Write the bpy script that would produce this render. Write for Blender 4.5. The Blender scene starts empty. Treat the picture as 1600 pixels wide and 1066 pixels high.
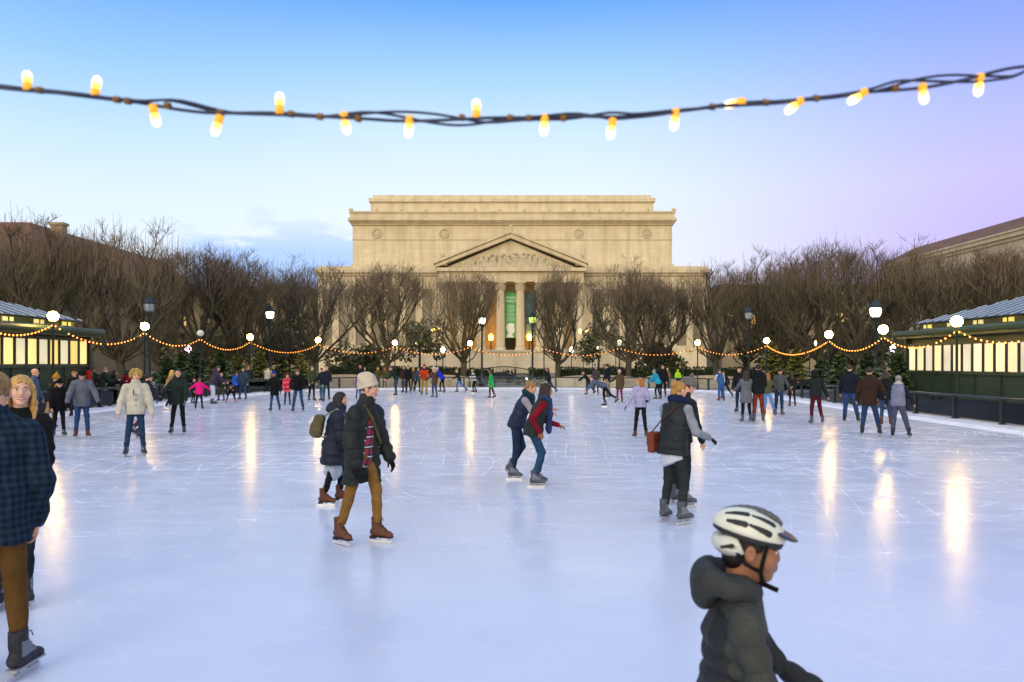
import bpy, math, random, numpy as np
from mathutils import Vector, Matrix
R = math.radians
sc = bpy.context.scene
COL = sc.collection
random.seed(7); rng = np.random.default_rng(7)
CAMZ, FPX, HY = 1.9, 1100.0, 568.0
def P(px, py, D):            # a point D metres ahead that the photograph shows at px, py
    return Vector(((px-800)/FPX*D, D, CAMZ+(HY-py)/FPX*D))
def XD(px, D): return (px-800)/FPX*D
# ------------------------------------------------------------------ materials
def lin(h):
    if not isinstance(h, str): return tuple(h)
    h = h.lstrip('#'); h = h if len(h) == 6 else ''.join(q*2 for q in h); v = [int(h[i:i+2], 16)/255 for i in (0, 2, 4)]
    return tuple((c/12.92 if c <= .04045 else ((c+.055)/1.055)**2.4) for c in v)
MC = {}
def newmat(name):
    m = bpy.data.materials.new(name); m.use_nodes = True
    nt = m.node_tree; b = nt.nodes['Principled BSDF']
    return m, nt, b
def N(nt, typ, **kw):
    n = nt.nodes.new(typ)
    for k, v in kw.items(): setattr(n, k, v)
    return n
def ramp(nt, fac, stops, interp='LINEAR'):
    r = N(nt, 'ShaderNodeValToRGB'); r.color_ramp.interpolation = interp
    el = r.color_ramp.elements
    while len(el) < len(stops): el.new(.5)
    for e, (p, c) in zip(el, stops):
        e.position = p; e.color = (*c, 1) if len(c) == 3 else c
    nt.links.new(fac, r.inputs['Fac']); return r
def math_(nt, op, a, b=None, clamp=False):
    n = N(nt, 'ShaderNodeMath', operation=op, use_clamp=clamp)
    for i, v in enumerate((a, b)):
        if v is None: continue
        if isinstance(v, (int, float)): n.inputs[i].default_value = v
        else: nt.links.new(v, n.inputs[i])
    return n.outputs[0]
def mix(nt, fac, a, b, blend='MIX'):
    n = N(nt, 'ShaderNodeMix', data_type='RGBA', blend_type=blend)
    for i, v in ((0, fac), (6, a), (7, b)):
        if isinstance(v, (int, float)): n.inputs[i].default_value = v
        elif isinstance(v, tuple): n.inputs[i].default_value = (*v[:3], 1)
        else: nt.links.new(v, n.inputs[i])
    return n.outputs[2]
def coords(nt, scale=(1, 1, 1), kind='Object', rot=(0, 0, 0)):
    t = N(nt, 'ShaderNodeTexCoord'); mp = N(nt, 'ShaderNodeMapping')
    mp.inputs['Scale'].default_value = scale; mp.inputs['Rotation'].default_value = rot
    nt.links.new(t.outputs[kind], mp.inputs[0]); return mp.outputs[0]
def noise(nt, vec, scale, detail=4, rough=.55):
    n = N(nt, 'ShaderNodeTexNoise'); n.inputs['Scale'].default_value = scale
    n.inputs['Detail'].default_value = detail; n.inputs['Roughness'].default_value = rough
    nt.links.new(vec, n.inputs['Vector']); return n.outputs[0]
def bump(nt, b, h, strength, dist=.01):
    n = N(nt, 'ShaderNodeBump'); n.inputs['Strength'].default_value = strength
    n.inputs['Distance'].default_value = dist
    nt.links.new(h, n.inputs['Height']); nt.links.new(n.outputs[0], b.inputs['Normal'])
def mat(name, color, rough=.65, var=.18, scale=6, metal=0, bmp=0, bscale=60, spec=.4, sss=0):
    key = (name, color if isinstance(color, str) else tuple(color), rough, var, scale, metal, bmp, bscale)
    if key in MC: return MC[key]
    c = lin(color); m, nt, b = newmat(name)
    v = coords(nt); n = noise(nt, v, scale)
    r = ramp(nt, n, [(.3, tuple(x*(1-var) for x in c)), (.7, tuple(min(1, x*(1+var)) for x in c))])
    nt.links.new(r.outputs[0], b.inputs['Base Color'])
    b.inputs['Roughness'].default_value = rough; b.inputs['Metallic'].default_value = metal
    b.inputs['Specular IOR Level'].default_value = spec
    if sss:
        b.inputs['Subsurface Weight'].default_value = sss; b.inputs['Subsurface Radius'].default_value = (.012, .005, .003)
        b.inputs['Subsurface Scale'].default_value = .6
    if bmp: bump(nt, b, noise(nt, v, bscale, 3), bmp)
    MC[key] = m; return m
def emis(name, color, strength, base=None):
    key = (name, str(color), strength)
    if key in MC: return MC[key]
    m, nt, b = newmat(name); c = lin(color)
    b.inputs['Base Color'].default_value = (*c, 1); b.inputs['Roughness'].default_value = .3
    b.inputs['Emission Color'].default_value = (*c, 1); b.inputs['Emission Strength'].default_value = strength
    MC[key] = m; return m
def cloth(color, kind='plain', c2=None):
    key = ('cloth', str(color), kind, str(c2))
    if key in MC: return MC[key]
    c = lin(color)
    if kind == 'plaid':
        m, nt, b = newmat('plaid_cloth'); v = coords(nt); s = N(nt, 'ShaderNodeSeparateXYZ'); nt.links.new(v, s.inputs[0])
        cc = lin(c2)
        def band(o, per, w):
            f = math_(nt, 'FRACT', math_(nt, 'MULTIPLY', o, 1/per)); return math_(nt, 'LESS_THAN', f, w)
        per = .034 if kind == 'plaid' else .08
        hz = band(s.outputs[2], .045, .5); vx = band(math_(nt, 'ADD', s.outputs[0], s.outputs[1]), .06, .5)
        f = math_(nt, 'MULTIPLY', math_(nt, 'ADD', hz, vx), .5)
        n = math_(nt, 'MULTIPLY', noise(nt, v, 9), .5)
        rp = ramp(nt, f, [(0, c), (.5, tuple((a+d)/2 for a, d in zip(c, cc))), (1, cc)])
        nt.links.new(mix(nt, n, rp.outputs[0], tuple(x*.5 for x in c)), b.inputs['Base Color'])
        b.inputs['Roughness'].default_value = .85; b.inputs['Specular IOR Level'].default_value = .2
        bump(nt, b, noise(nt, v, 18, 3), .5)
    elif kind == 'redplaid':
        m, nt, b = newmat('red_plaid_cloth'); v = coords(nt); s = N(nt, 'ShaderNodeSeparateXYZ'); nt.links.new(v, s.inputs[0])
        fz = math_(nt, 'FRACT', math_(nt, 'MULTIPLY', s.outputs[2], 1/.105))
        fx = math_(nt, 'FRACT', math_(nt, 'MULTIPLY', math_(nt, 'ADD', s.outputs[0], math_(nt, 'MULTIPLY', s.outputs[1], .6)), 1/.07))
        red, dk, wh = (.30, .025, .05), (.02, .02, .04), (.6, .58, .6)
        a = mix(nt, math_(nt, 'LESS_THAN', fx, .36), red, dk)
        a2 = mix(nt, math_(nt, 'GREATER_THAN', fz, .62), a, dk)
        a3 = mix(nt, math_(nt, 'MULTIPLY', math_(nt, 'GREATER_THAN', fz, .74), math_(nt, 'LESS_THAN', fz, .85)), a2, wh)
        nt.links.new(a3, b.inputs['Base Color']); b.inputs['Roughness'].default_value = .85
        bump(nt, b, noise(nt, v, 18, 3), .4)
    elif kind == 'stripe':
        m, nt, b = newmat('striped_cloth'); v = coords(nt); s = N(nt, 'ShaderNodeSeparateXYZ'); nt.links.new(v, s.inputs[0])
        f = math_(nt, 'LESS_THAN', math_(nt, 'FRACT', math_(nt, 'MULTIPLY', s.outputs[2], 1/.2)), .5)
        nt.links.new(mix(nt, f, c, lin(c2)), b.inputs['Base Color']); b.inputs['Roughness'].default_value = .85
    else:
        m, nt, b = newmat({'plain': 'woven_cloth', 'knit': 'knitted_wool', 'denim': 'denim', 'puffer': 'nylon_puffer', 'leather': 'leather'}[kind])
        v = coords(nt); n = noise(nt, v, 7, 5)
        var = {'denim': .3, 'leather': .25}.get(kind, .2)
        r = ramp(nt, n, [(.3, tuple(x*(1-var) for x in c)), (.72, tuple(min(1, x*(1+var)+.004) for x in c))])
        nt.links.new(r.outputs[0], b.inputs['Base Color'])
        b.inputs['Roughness'].default_value = {'puffer': .60, 'leather': .5}.get(kind, .88)
        b.inputs['Specular IOR Level'].default_value = .3 if kind in ('puffer', 'leather') else .15
        if kind == 'knit':
            w = N(nt, 'ShaderNodeTexWave', bands_direction='Z'); w.inputs['Scale'].default_value = 28; w.inputs['Distortion'].default_value = 2.5
            w.inputs['Detail Scale'].default_value = 6; nt.links.new(v, w.inputs[0]); bump(nt, b, w.outputs[1], .6, .008)
        else: bump(nt, b, math_(nt, 'ADD', noise(nt, v, 11 if kind == 'puffer' else 18, 5, .6), math_(nt, 'MULTIPLY', noise(nt, v, 190, 2), .12)), .9, .022)
    MC[key] = m; return m
# ------------------------------------------------------------------ mesh builder
class MB:
    def __init__(s): s.v = []; s.f = []; s.m = []
    def add(s, vs, fs, mi=0):
        o = len(s.v); s.v += [tuple(x) for x in vs]
        s.f += [tuple(i+o for i in f) for f in fs]; s.m += [mi]*len(fs); return s
    def box(s, x0, x1, y0, y1, z0, z1, mi=0):
        v = [(x, y, z) for x in (x0, x1) for y in (y0, y1) for z in (z0, z1)]
        return s.add(v, [(0, 1, 3, 2), (4, 6, 7, 5), (0, 4, 5, 1), (2, 3, 7, 6), (0, 2, 6, 4), (1, 5, 7, 3)], mi)
    def cbox(s, c, h, rz=0, mi=0):
        cs, sn = math.cos(rz), math.sin(rz); v = []
        for a in (-1, 1):
            for b in (-1, 1):
                for d in (-1, 1):
                    x, y = a*h[0], b*h[1]; v.append((c[0]+x*cs-y*sn, c[1]+x*sn+y*cs, c[2]+d*h[2]))
        return s.add(v, [(0, 1, 3, 2), (4, 6, 7, 5), (0, 4, 5, 1), (2, 3, 7, 6), (0, 2, 6, 4), (1, 5, 7, 3)], mi)
    def tube(s, pts, rad, n=6, mi=0, cap=True, closed=False):
        pts = [Vector(p) for p in pts]; k = len(pts)
        if isinstance(rad, (int, float)): rad = [rad]*k
        vs = []; up = None
        for i, p in enumerate(pts):
            if closed: d = pts[(i+1) % k]-pts[i-1]
            else: d = pts[min(i+1, k-1)]-pts[max(i-1, 0)]
            d.normalize()
            if up is None: up = Vector((1, 0, 0)) if abs(d.x) < .8 else Vector((0, 1, 0))
            a = (up-d*up.dot(d)).normalized(); up = a; b = d.cross(a)
            for j in range(n):
                t = 2*math.pi*j/n; vs.append(p+(a*math.cos(t)+b*math.sin(t))*rad[i])
        fs = []
        for i in range(k if closed else k-1):
            q = (i+1) % k
            for j in range(n): fs.append((i*n+j, i*n+(j+1) % n, q*n+(j+1) % n, q*n+j))
        if cap and not closed: fs += [tuple(range(n))[::-1], tuple(range((k-1)*n, k*n))]
        return s.add(vs, fs, mi)
    def lathe(s, prof, n=16, c=(0, 0, 0), mi=0):
        vs = []; fs = []
        for r, z in prof:
            for j in range(n):
                t = 2*math.pi*j/n; vs.append((c[0]+r*math.cos(t), c[1]+r*math.sin(t), c[2]+z))
        for i in range(len(prof)-1):
            for j in range(n): fs.append((i*n+j, i*n+(j+1) % n, (i+1)*n+(j+1) % n, (i+1)*n+j))
        fs += [tuple(range(n))[::-1], tuple(range((len(prof)-1)*n, len(prof)*n))]
        return s.add(vs, fs, mi)
    def prism(s, poly, y0, y1, mi=0):          # polygon in x,z pushed along y
        n = len(poly); vs = [(x, y0, z) for x, z in poly]+[(x, y1, z) for x, z in poly]
        fs = [tuple(range(n)), tuple(range(n, 2*n))[::-1]]+[(i, i+n, (i+1) % n+n, (i+1) % n) for i in range(n)]
        return s.add(vs, fs, mi)
    def slab(s, poly, z0, z1, mi=0):           # polygon in x,y pushed along z
        n = len(poly); vs = [(x, y, z0) for x, y in poly]+[(x, y, z1) for x, y in poly]
        fs = [tuple(range(n))[::-1], tuple(range(n, 2*n))]+[(i, (i+1) % n, (i+1) % n+n, i+n) for i in range(n)]
        return s.add(vs, fs, mi)
def mesh_np(name, v, f4, mats, mi=None, smooth=True):
    me = bpy.data.meshes.new(name); nv, nf = len(v), len(f4)
    me.vertices.add(nv); me.vertices.foreach_set('co', np.asarray(v, np.float32).ravel())
    me.loops.add(nf*4); me.loops.foreach_set('vertex_index', np.asarray(f4, np.int32).ravel())
    me.polygons.add(nf); me.polygons.foreach_set('loop_start', np.arange(nf, dtype=np.int32)*4)
    me.polygons.foreach_set('loop_total', np.full(nf, 4, np.int32))
    if mi is not None: me.polygons.foreach_set('material_index', np.asarray(mi, np.int32))
    me.polygons.foreach_set('use_smooth', np.full(nf, smooth))
    for m in mats: me.materials.append(m)
    me.update(calc_edges=True); return me
def link(name, me, parent=None, loc=None, rot=None, scale=None):
    o = bpy.data.objects.new(name, me); COL.objects.link(o)
    if parent is not None: o.parent = parent
    if loc is not None: o.location = loc
    if rot is not None: o.rotation_euler = rot
    if scale is not None: o.scale = (scale,)*3 if isinstance(scale, (int, float)) else scale
    return o
def obj(name, mb, m, parent=None, smooth=False, world=False, loc=None):
    me = bpy.data.meshes.new(name); vs = mb.v
    off = None
    if world and parent is not None: off = parent.location
    elif loc is not None: off = loc
    if off is not None: vs = [(x-off[0], y-off[1], z-off[2]) for x, y, z in vs]
    me.from_pydata(vs, [], mb.f)
    ms = m if isinstance(m, (list, tuple)) else [m]
    for q in ms: me.materials.append(q)
    if len(ms) > 1: me.polygons.foreach_set('material_index', mb.m)
    if smooth: me.polygons.foreach_set('use_smooth', [True]*len(me.polygons))
    me.update(); return link(name, me, parent, loc if parent is None else None)
def tag(o, label=None, cat=None, group=None, kind=None):
    if label: o['label'] = label
    if cat: o['category'] = cat
    if group: o['group'] = group
    if kind: o['kind'] = kind
    return o
def thing(name, label, cat, loc=(0, 0, 0), rz=0, group=None):
    o = link(name, None, None, loc, (0, 0, rz)); o.empty_display_size = .2
    return tag(o, label, cat, group)
def dup(root, loc, rz=0, scale=1, label=None, group=None):
    r = root.copy(); COL.objects.link(r); r.location = loc; r.rotation_euler = (0, 0, rz)
    r.scale = (scale,)*3 if isinstance(scale, (int, float)) else scale
    if label: r['label'] = label
    if group: r['group'] = group
    for ch in list(root.children):
        c = ch.copy(); COL.objects.link(c); c.parent = r
        for g in list(ch.children):
            d = g.copy(); COL.objects.link(d); d.parent = c
    return r
# ------------------------------------------------------------------ camera, world, sun
cam = bpy.data.cameras.new('camera'); co = bpy.data.objects.new('camera', cam); COL.objects.link(co)
co.location = (0, 0, CAMZ); co.rotation_euler = (R(90), 0, 0)
cam.sensor_width = 36; cam.lens = 36*FPX/1600; cam.shift_y = (HY-533)/1600; cam.clip_end = 3000; cam.clip_start = .05
cam.dof.use_dof = True; cam.dof.focus_distance = 11; cam.dof.aperture_fstop = 3.0
sc.camera = co
sc.view_settings.view_transform = 'Standard'; sc.view_settings.look = 'None'; sc.view_settings.gamma = 1
sc.view_settings.exposure = .38
sc.cycles.use_denoising = True; sc.cycles.max_bounces = 6; sc.cycles.diffuse_bounces = 2; sc.cycles.glossy_bounces = 3
sc.cycles.transparent_max_bounces = 12; sc.cycles.sample_clamp_indirect = 6; sc.cycles.caustics_reflective = False
w = bpy.data.worlds.new('World'); sc.world = w; w.use_nodes = True
nt = w.node_tree; bg = nt.nodes['Background']
SUN_EL, SUN_ROT = 7, 200
sky = N(nt, 'ShaderNodeTexSky', sky_type='NISHITA'); sky.sun_disc = False
sky.sun_elevation = R(SUN_EL); sky.sun_rotation = R(SUN_ROT)
tc = N(nt, 'ShaderNodeTexCoord'); sp = N(nt, 'ShaderNodeSeparateXYZ'); nt.links.new(tc.outputs['Generated'], sp.inputs[0])
el = sp.outputs[2]
left = ramp(nt, el, [(0, lin('#d8e0ee')), (.12, lin('#d8e4f2')), (.2, lin('#d2e2f4')), (.27, lin('#bcd8f4')), (.36, lin('#8fbef2')), (.46, lin('#5b98e6')), (.75, lin('#4a84dc'))])
mid = ramp(nt, el, [(0, lin('#e0e4ee')), (.14, lin('#dfe7f2')), (.24, lin('#d6e4f4')), (.31, lin('#c2daf4')), (.38, lin('#9cc6f4')), (.46, lin('#629eea')), (.75, lin('#4a84dc'))])
right = ramp(nt, el, [(0, lin('#b29ce0')), (.13, lin('#b8a8e8')), (.22, lin('#bdb4ee')), (.29, lin('#abb0f0')), (.37, lin('#8ba0f0')), (.46, lin('#688af0')), (.75, lin('#4a84dc'))])
az = math_(nt, 'ARCTAN2', sp.outputs[0], sp.outputs[1])
fr = N(nt, 'ShaderNodeMapRange', interpolation_type='SMOOTHSTEP'); nt.links.new(az, fr.inputs[0]); fr.inputs[1].default_value = .06; fr.inputs[2].default_value = .70
fl = N(nt, 'ShaderNodeMapRange', interpolation_type='SMOOTHSTEP'); nt.links.new(az, fl.inputs[0]); fl.inputs[1].default_value = -.1; fl.inputs[2].default_value = -.6
c = mix(nt, fl.outputs[0], mid.outputs[0], left.outputs[0]); c = mix(nt, fr.outputs[0], c, right.outputs[0])
# low cloud bank on the left, a long way off
mp = N(nt, 'ShaderNodeMapping'); mp.inputs['Scale'].default_value = (5, 5, 16); nt.links.new(tc.outputs['Generated'], mp.inputs[0])
cn = noise(nt, mp.outputs[0], 1.6, 6, .55)
top = N(nt, 'ShaderNodeMapRange', interpolation_type='SMOOTHSTEP'); nt.links.new(math_(nt, 'ADD', el, math_(nt, 'MULTIPLY', math_(nt, 'SUBTRACT', cn, .5), .16)), top.inputs[0])
top.inputs[1].default_value = .186; top.inputs[2].default_value = .162
azl = N(nt, 'ShaderNodeMapRange', interpolation_type='SMOOTHSTEP'); nt.links.new(az, azl.inputs[0]); azl.inputs[1].default_value = -.47; azl.inputs[2].default_value = -.40
azr = N(nt, 'ShaderNodeMapRange', interpolation_type='SMOOTHSTEP'); nt.links.new(az, azr.inputs[0]); azr.inputs[1].default_value = -.1; azr.inputs[2].default_value = -.22
cf = math_(nt, 'MULTIPLY', math_(nt, 'MULTIPLY', top.outputs[0], azl.outputs[0]), azr.outputs[0])
cc = ramp(nt, el, [(.10, lin('#9cc0fa')), (.15, lin('#a6c4f8')), (.19, lin('#c9dafb'))])
c = mix(nt, math_(nt, 'MULTIPLY', cf, .92), c, cc.outputs[0])
back = N(nt, 'ShaderNodeMapRange', interpolation_type='SMOOTHSTEP'); nt.links.new(sp.outputs[1], back.inputs[0]); back.inputs[1].default_value = .35; back.inputs[2].default_value = -.5
glow = ramp(nt, el, [(0, (1.15, .92, .66)), (.35, (.95, .86, .78)), (.8, (.72, .80, .98))])
c = mix(nt, back.outputs[0], c, glow.outputs[0])
zen = N(nt, 'ShaderNodeMapRange', interpolation_type='SMOOTHSTEP'); nt.links.new(el, zen.inputs[0]); zen.inputs[1].default_value = .5; zen.inputs[2].default_value = .85
c = mix(nt, zen.outputs[0], c, (.66, .80, 1.10))
nsk = mix(nt, 1.0, sky.outputs[0], (.09, .09, .09), 'MULTIPLY')
c = mix(nt, .06, c, nsk)
nt.links.new(c, bg.inputs[0]); bg.inputs[1].default_value = 1.0
sl = bpy.data.lights.new('sun', 'SUN'); so = bpy.data.objects.new('sun', sl); COL.objects.link(so)
sl.energy = 1.25; sl.angle = R(45); sl.color = (1, .82, .57)
# sun direction: rotation 0 is +Y, growing clockwise; behind the camera and a little to the left
sd = Vector((math.sin(R(SUN_ROT))*math.cos(R(SUN_EL+12)), math.cos(R(SUN_ROT))*math.cos(R(SUN_EL+12)), math.sin(R(SUN_EL+12))))
so.rotation_euler = sd.to_track_quat('Z', 'Y').to_euler(); so.location = (-20, -40, 60)
# ------------------------------------------------------------------ implicit surfaces: smooth unions meshed by surface nets
def nrm(v): v = np.asarray(v, float); return v/np.linalg.norm(v)
class SF:
    def __init__(s, k=.03): s.p = []; s.k = k; s.post = []
    def cap(s, a, b, ra, rb=None, k=None, fr=None, flat=1., quilt=None, op='u'):
        a = np.asarray(a, float); b = np.asarray(b, float); rb = ra if rb is None else rb
        rm = max(ra, rb)+(quilt[1] if quilt else 0); lo = np.minimum(a, b)-rm; hi = np.maximum(a, b)+rm
        def fn(X, Y, Z):
            if fr is not None:
                M = np.array(fr)*np.array([[1], [1/flat], [1]]); A = M@a; B = M@b
                x = M[0, 0]*X+M[0, 1]*Y+M[0, 2]*Z; y = M[1, 0]*X+M[1, 1]*Y+M[1, 2]*Z; z = M[2, 0]*X+M[2, 1]*Y+M[2, 2]*Z
            else: A, B, x, y, z = a, b, X, Y, Z
            ba = B-A; L2 = float(ba@ba)+1e-9
            t = np.clip(((x-A[0])*ba[0]+(y-A[1])*ba[1]+(z-A[2])*ba[2])/L2, 0, 1)
            d = np.sqrt((x-A[0]-t*ba[0])**2+(y-A[1]-t*ba[1])**2+(z-A[2]-t*ba[2])**2)
            r = ra+(rb-ra)*t
            if quilt: r = r+quilt[1]*(np.sqrt(np.abs(np.sin(np.pi*t*math.sqrt(L2)/quilt[0])))-.6)
            return (d-r)*(.5+.5*flat)
        s.p.append((op, lo, hi, fn, s.k if k is None else k)); return s
    def ell(s, c, r, fr=None, k=None, op='u'):
        c = np.asarray(c, float); r = np.asarray(r, float); m = r.max()
        def fn(X, Y, Z):
            x, y, z = X-c[0], Y-c[1], Z-c[2]
            if fr is not None:
                M = np.array(fr); x, y, z = [M[i, 0]*x+M[i, 1]*y+M[i, 2]*z for i in range(3)]
            k0 = np.sqrt((x/r[0])**2+(y/r[1])**2+(z/r[2])**2)+1e-6
            k1 = np.sqrt((x/r[0]**2)**2+(y/r[1]**2)**2+(z/r[2]**2)**2)+1e-6
            return k0*(k0-1)/k1
        s.p.append((op, c-m, c+m, fn, s.k if k is None else k)); return s
    def box(s, c, h, fr=None, rd=.01, k=None, op='u'):
        c = np.asarray(c, float); h = np.asarray(h, float); m = np.linalg.norm(h)
        def fn(X, Y, Z):
            q = (X-c[0], Y-c[1], Z-c[2])
            if fr is not None: M = np.array(fr); q = [M[i, 0]*q[0]+M[i, 1]*q[1]+M[i, 2]*q[2] for i in range(3)]
            d = [np.abs(q[i])-h[i]+rd for i in range(3)]
            o = np.sqrt(sum(np.maximum(e, 0)**2 for e in d)); i_ = np.minimum(np.maximum(np.maximum(d[0], d[1]), d[2]), 0)
            return o+i_-rd
        s.p.append((op, c-m, c+m, fn, s.k if k is None else k)); return s
    def keep(s, n, c, k=.008):       # keep the side where n.(p-c) < 0
        n = nrm(n); c = np.asarray(c, float)
        s.post.append(('i', lambda X, Y, Z: (X-c[0])*n[0]+(Y-c[1])*n[1]+(Z-c[2])*n[2], k)); return s
    def disp(s, fn): s.post.append(('d', fn, 0)); return s
    def mesh(s, h):
        us = [q for q in s.p if q[0] == 'u']
        lo = np.min([q[1] for q in us], 0)-2.5*h-.012; hi = np.max([q[2] for q in us], 0)+2.5*h+.012
        n = np.ceil((hi-lo)/h).astype(int)+1
        ax = [lo[i]+h*np.arange(n[i]) for i in range(3)]
        V = np.full(n, .5)
        for op, l, u, fn, k in s.p:
            m = max(k, 2*h)+h; i0 = np.maximum(np.floor((l-m-lo)/h).astype(int), 0); i1 = np.minimum(np.ceil((u+m-lo)/h).astype(int)+1, n)
            if (i1 <= i0).any(): continue
            sl_ = tuple(slice(i0[i], i1[i]) for i in range(3))
            d = fn(ax[0][sl_[0]][:, None, None], ax[1][sl_[1]][None, :, None], ax[2][sl_[2]][None, None, :])
            a = V[sl_]; k = max(k, 1e-4)
            if op == 'u':
                q = np.clip(.5+.5*(a-d)/k, 0, 1); V[sl_] = a*(1-q)+d*q-k*q*(1-q)
            else:
                d = -d; q = np.clip(.5-.5*(a-d)/k, 0, 1); V[sl_] = a*(1-q)+d*q+k*q*(1-q)
        G = (ax[0][:, None, None], ax[1][None, :, None], ax[2][None, None, :])
        for op, fn, k in s.post:
            d = fn(*G)
            if op == 'i':
                q = np.clip(.5-.5*(V-d)/k, 0, 1); V = V*(1-q)+d*q+k*q*(1-q)
            else: V = V+d
        return surfnet(V, lo, h)
def surfnet(V, lo, h):
    S = V < 0; n = np.array(V.shape)
    c = np.zeros(n-1, np.int8)
    for a in (0, 1):
        for b in (0, 1):
            for d in (0, 1): c += S[a:n[0]-1+a, b:n[1]-1+b, d:n[2]-1+d]
    I, J, K = np.nonzero((c > 0) & (c < 8))
    idx = np.full(n-1, -1, np.int32); idx[I, J, K] = np.arange(len(I))
    acc = np.zeros((len(I), 3)); cnt = np.zeros(len(I))
    cor = [(a, b, d) for a in (0, 1) for b in (0, 1) for d in (0, 1)]
    for p in cor:
        for ax in range(3):
            if p[ax]: continue
            q = list(p); q[ax] = 1
            va = V[I+p[0], J+p[1], K+p[2]]; vb = V[I+q[0], J+q[1], K+q[2]]
            m = (va < 0) != (vb < 0)
            t = np.where(m, va/np.where(m, va-vb, 1), 0)
            for e in range(3): acc[:, e] += np.where(m, p[e]+(t if e == ax else 0), 0)
            cnt += m
    v = (acc/cnt[:, None]+np.stack([I, J, K], 1))*h+lo
    F = []
    for ax in range(3):
        o = [(1, 2), (2, 0), (0, 1)][ax]
        A = [slice(0, None)]*3; B = [slice(0, None)]*3
        A[ax] = slice(0, -1); B[ax] = slice(1, None)
        sa, sb = S[tuple(A)], S[tuple(B)]
        E_ = np.argwhere(sa != sb)
        ok = (E_[:, o[0]] > 0) & (E_[:, o[1]] > 0) & (E_[:, o[0]] < n[o[0]]-1) & (E_[:, o[1]] < n[o[1]]-1); E_ = E_[ok]
        if len(E_) == 0: continue
        def at(d0, d1):
            q = E_.copy(); q[:, o[0]] -= d0; q[:, o[1]] -= d1; return idx[q[:, 0], q[:, 1], q[:, 2]]
        f = np.stack([at(1, 1), at(0, 1), at(0, 0), at(1, 0)], 1)
        fl_ = ~sa[tuple(E_.T)]
        f[fl_] = f[fl_][:, ::-1]
        F.append(f)
    return v, np.concatenate(F)
def wrinkle(amp, freq, seed=0, direc=(0, 0, 1)):
    r = np.random.default_rng(seed); w = [(nrm(r.normal(size=3)*np.array([1, 1, .5])+.6*np.array(direc))*freq*r.uniform(.6, 1.5), r.uniform(0, 6.28)) for _ in range(5)]
    def fn(X, Y, Z):
        a = 0
        for q, ph in w: a = a+np.sin(X*q[0]+Y*q[1]+Z*q[2]+ph+1.3*np.sin(2.1*q[1]*X*.6-q[0]*Z*.5))
        return amp*a/2.5
    return fn
# ------------------------------------------------------------------ people
SKINS = ['#c99a80', '#b98868', '#8f6346', '#d3a68e']
def skinmat(i):
    return mat('skin', SKINS[i], .5, .1, 14, spec=.35, sss=.12)
def rotz(v, a): c, s_ = math.cos(a), math.sin(a); return np.array([v[0]*c-v[1]*s_, v[0]*s_+v[1]*c, v[2]])
def rotx(v, a): c, s_ = math.cos(a), math.sin(a); return np.array([v[0], v[1]*c-v[2]*s_, v[1]*s_+v[2]*c])
def roty(v, a): c, s_ = math.cos(a), math.sin(a); return np.array([v[0]*c+v[2]*s_, v[1], -v[0]*s_+v[2]*c])
BASE = dict(lean=4, side=0, twist=0, L=(4, 4, 8), Rr=(1, 4, 8), LA=(6, 12, 18, 6), RA=(4, 12, 20, 6), head=(0, 0), toe=(10, 10))
POSES = {
 'stand': {}, 'look': dict(lean=6, head=(0, -25)),
 'glide': dict(lean=10, L=(20, 5, 26), Rr=(-10, 7, 16), LA=(14, 20, 30, 5), RA=(-6, 18, 26, 5)),
 'glide2': dict(lean=10, Rr=(20, 5, 26), L=(-10, 7, 16), RA=(14, 20, 30, 5), LA=(-6, 18, 26, 5)),
 'stride': dict(lean=16, L=(30, 4, 38), Rr=(-24, 12, 22), LA=(25, 18, 45, 5), RA=(-15, 22, 30, 5)),
 'stride2': dict(lean=16, Rr=(30, 4, 38), L=(-24, 12, 22), RA=(25, 18, 45, 5), LA=(-15, 22, 30, 5)),
 'wide': dict(lean=8, L=(6, 11, 14), Rr=(6, 11, 14), LA=(12, 26, 18, 0), RA=(12, 26, 18, 0)),
 'step': dict(lean=6, L=(8, 3, 12), Rr=(-2, 14, 14), LA=(8, 16, 22, 4), RA=(8, 18, 26, 4)),
 'arms': dict(lean=8, L=(8, 8, 12), Rr=(2, 8, 14), LA=(20, 55, 20, 0), RA=(15, 50, 20, 0)),
 'leanf': dict(lean=32, L=(18, 4, 24), Rr=(10, 6, 26), LA=(30, 10, 25, 5), RA=(30, 10, 30, 5), head=(0, 12)),
 'bent': dict(lean=66, L=(30, 4, 34), Rr=(-6, 6, 30), LA=(70, 12, 10, 0), RA=(-20, 40, 10, 0), head=(0, 35)),
 'hold': dict(lean=6, L=(5, 4, 10), Rr=(-3, 5, 10), LA=(30, 12, 55, 15), RA=(28, 12, 60, 15)),
 'rail': dict(lean=14, L=(5, 5, 6), Rr=(0, 5, 6), LA=(40, 14, 60, 10), RA=(40, 14, 60, 10)),
}
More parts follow.
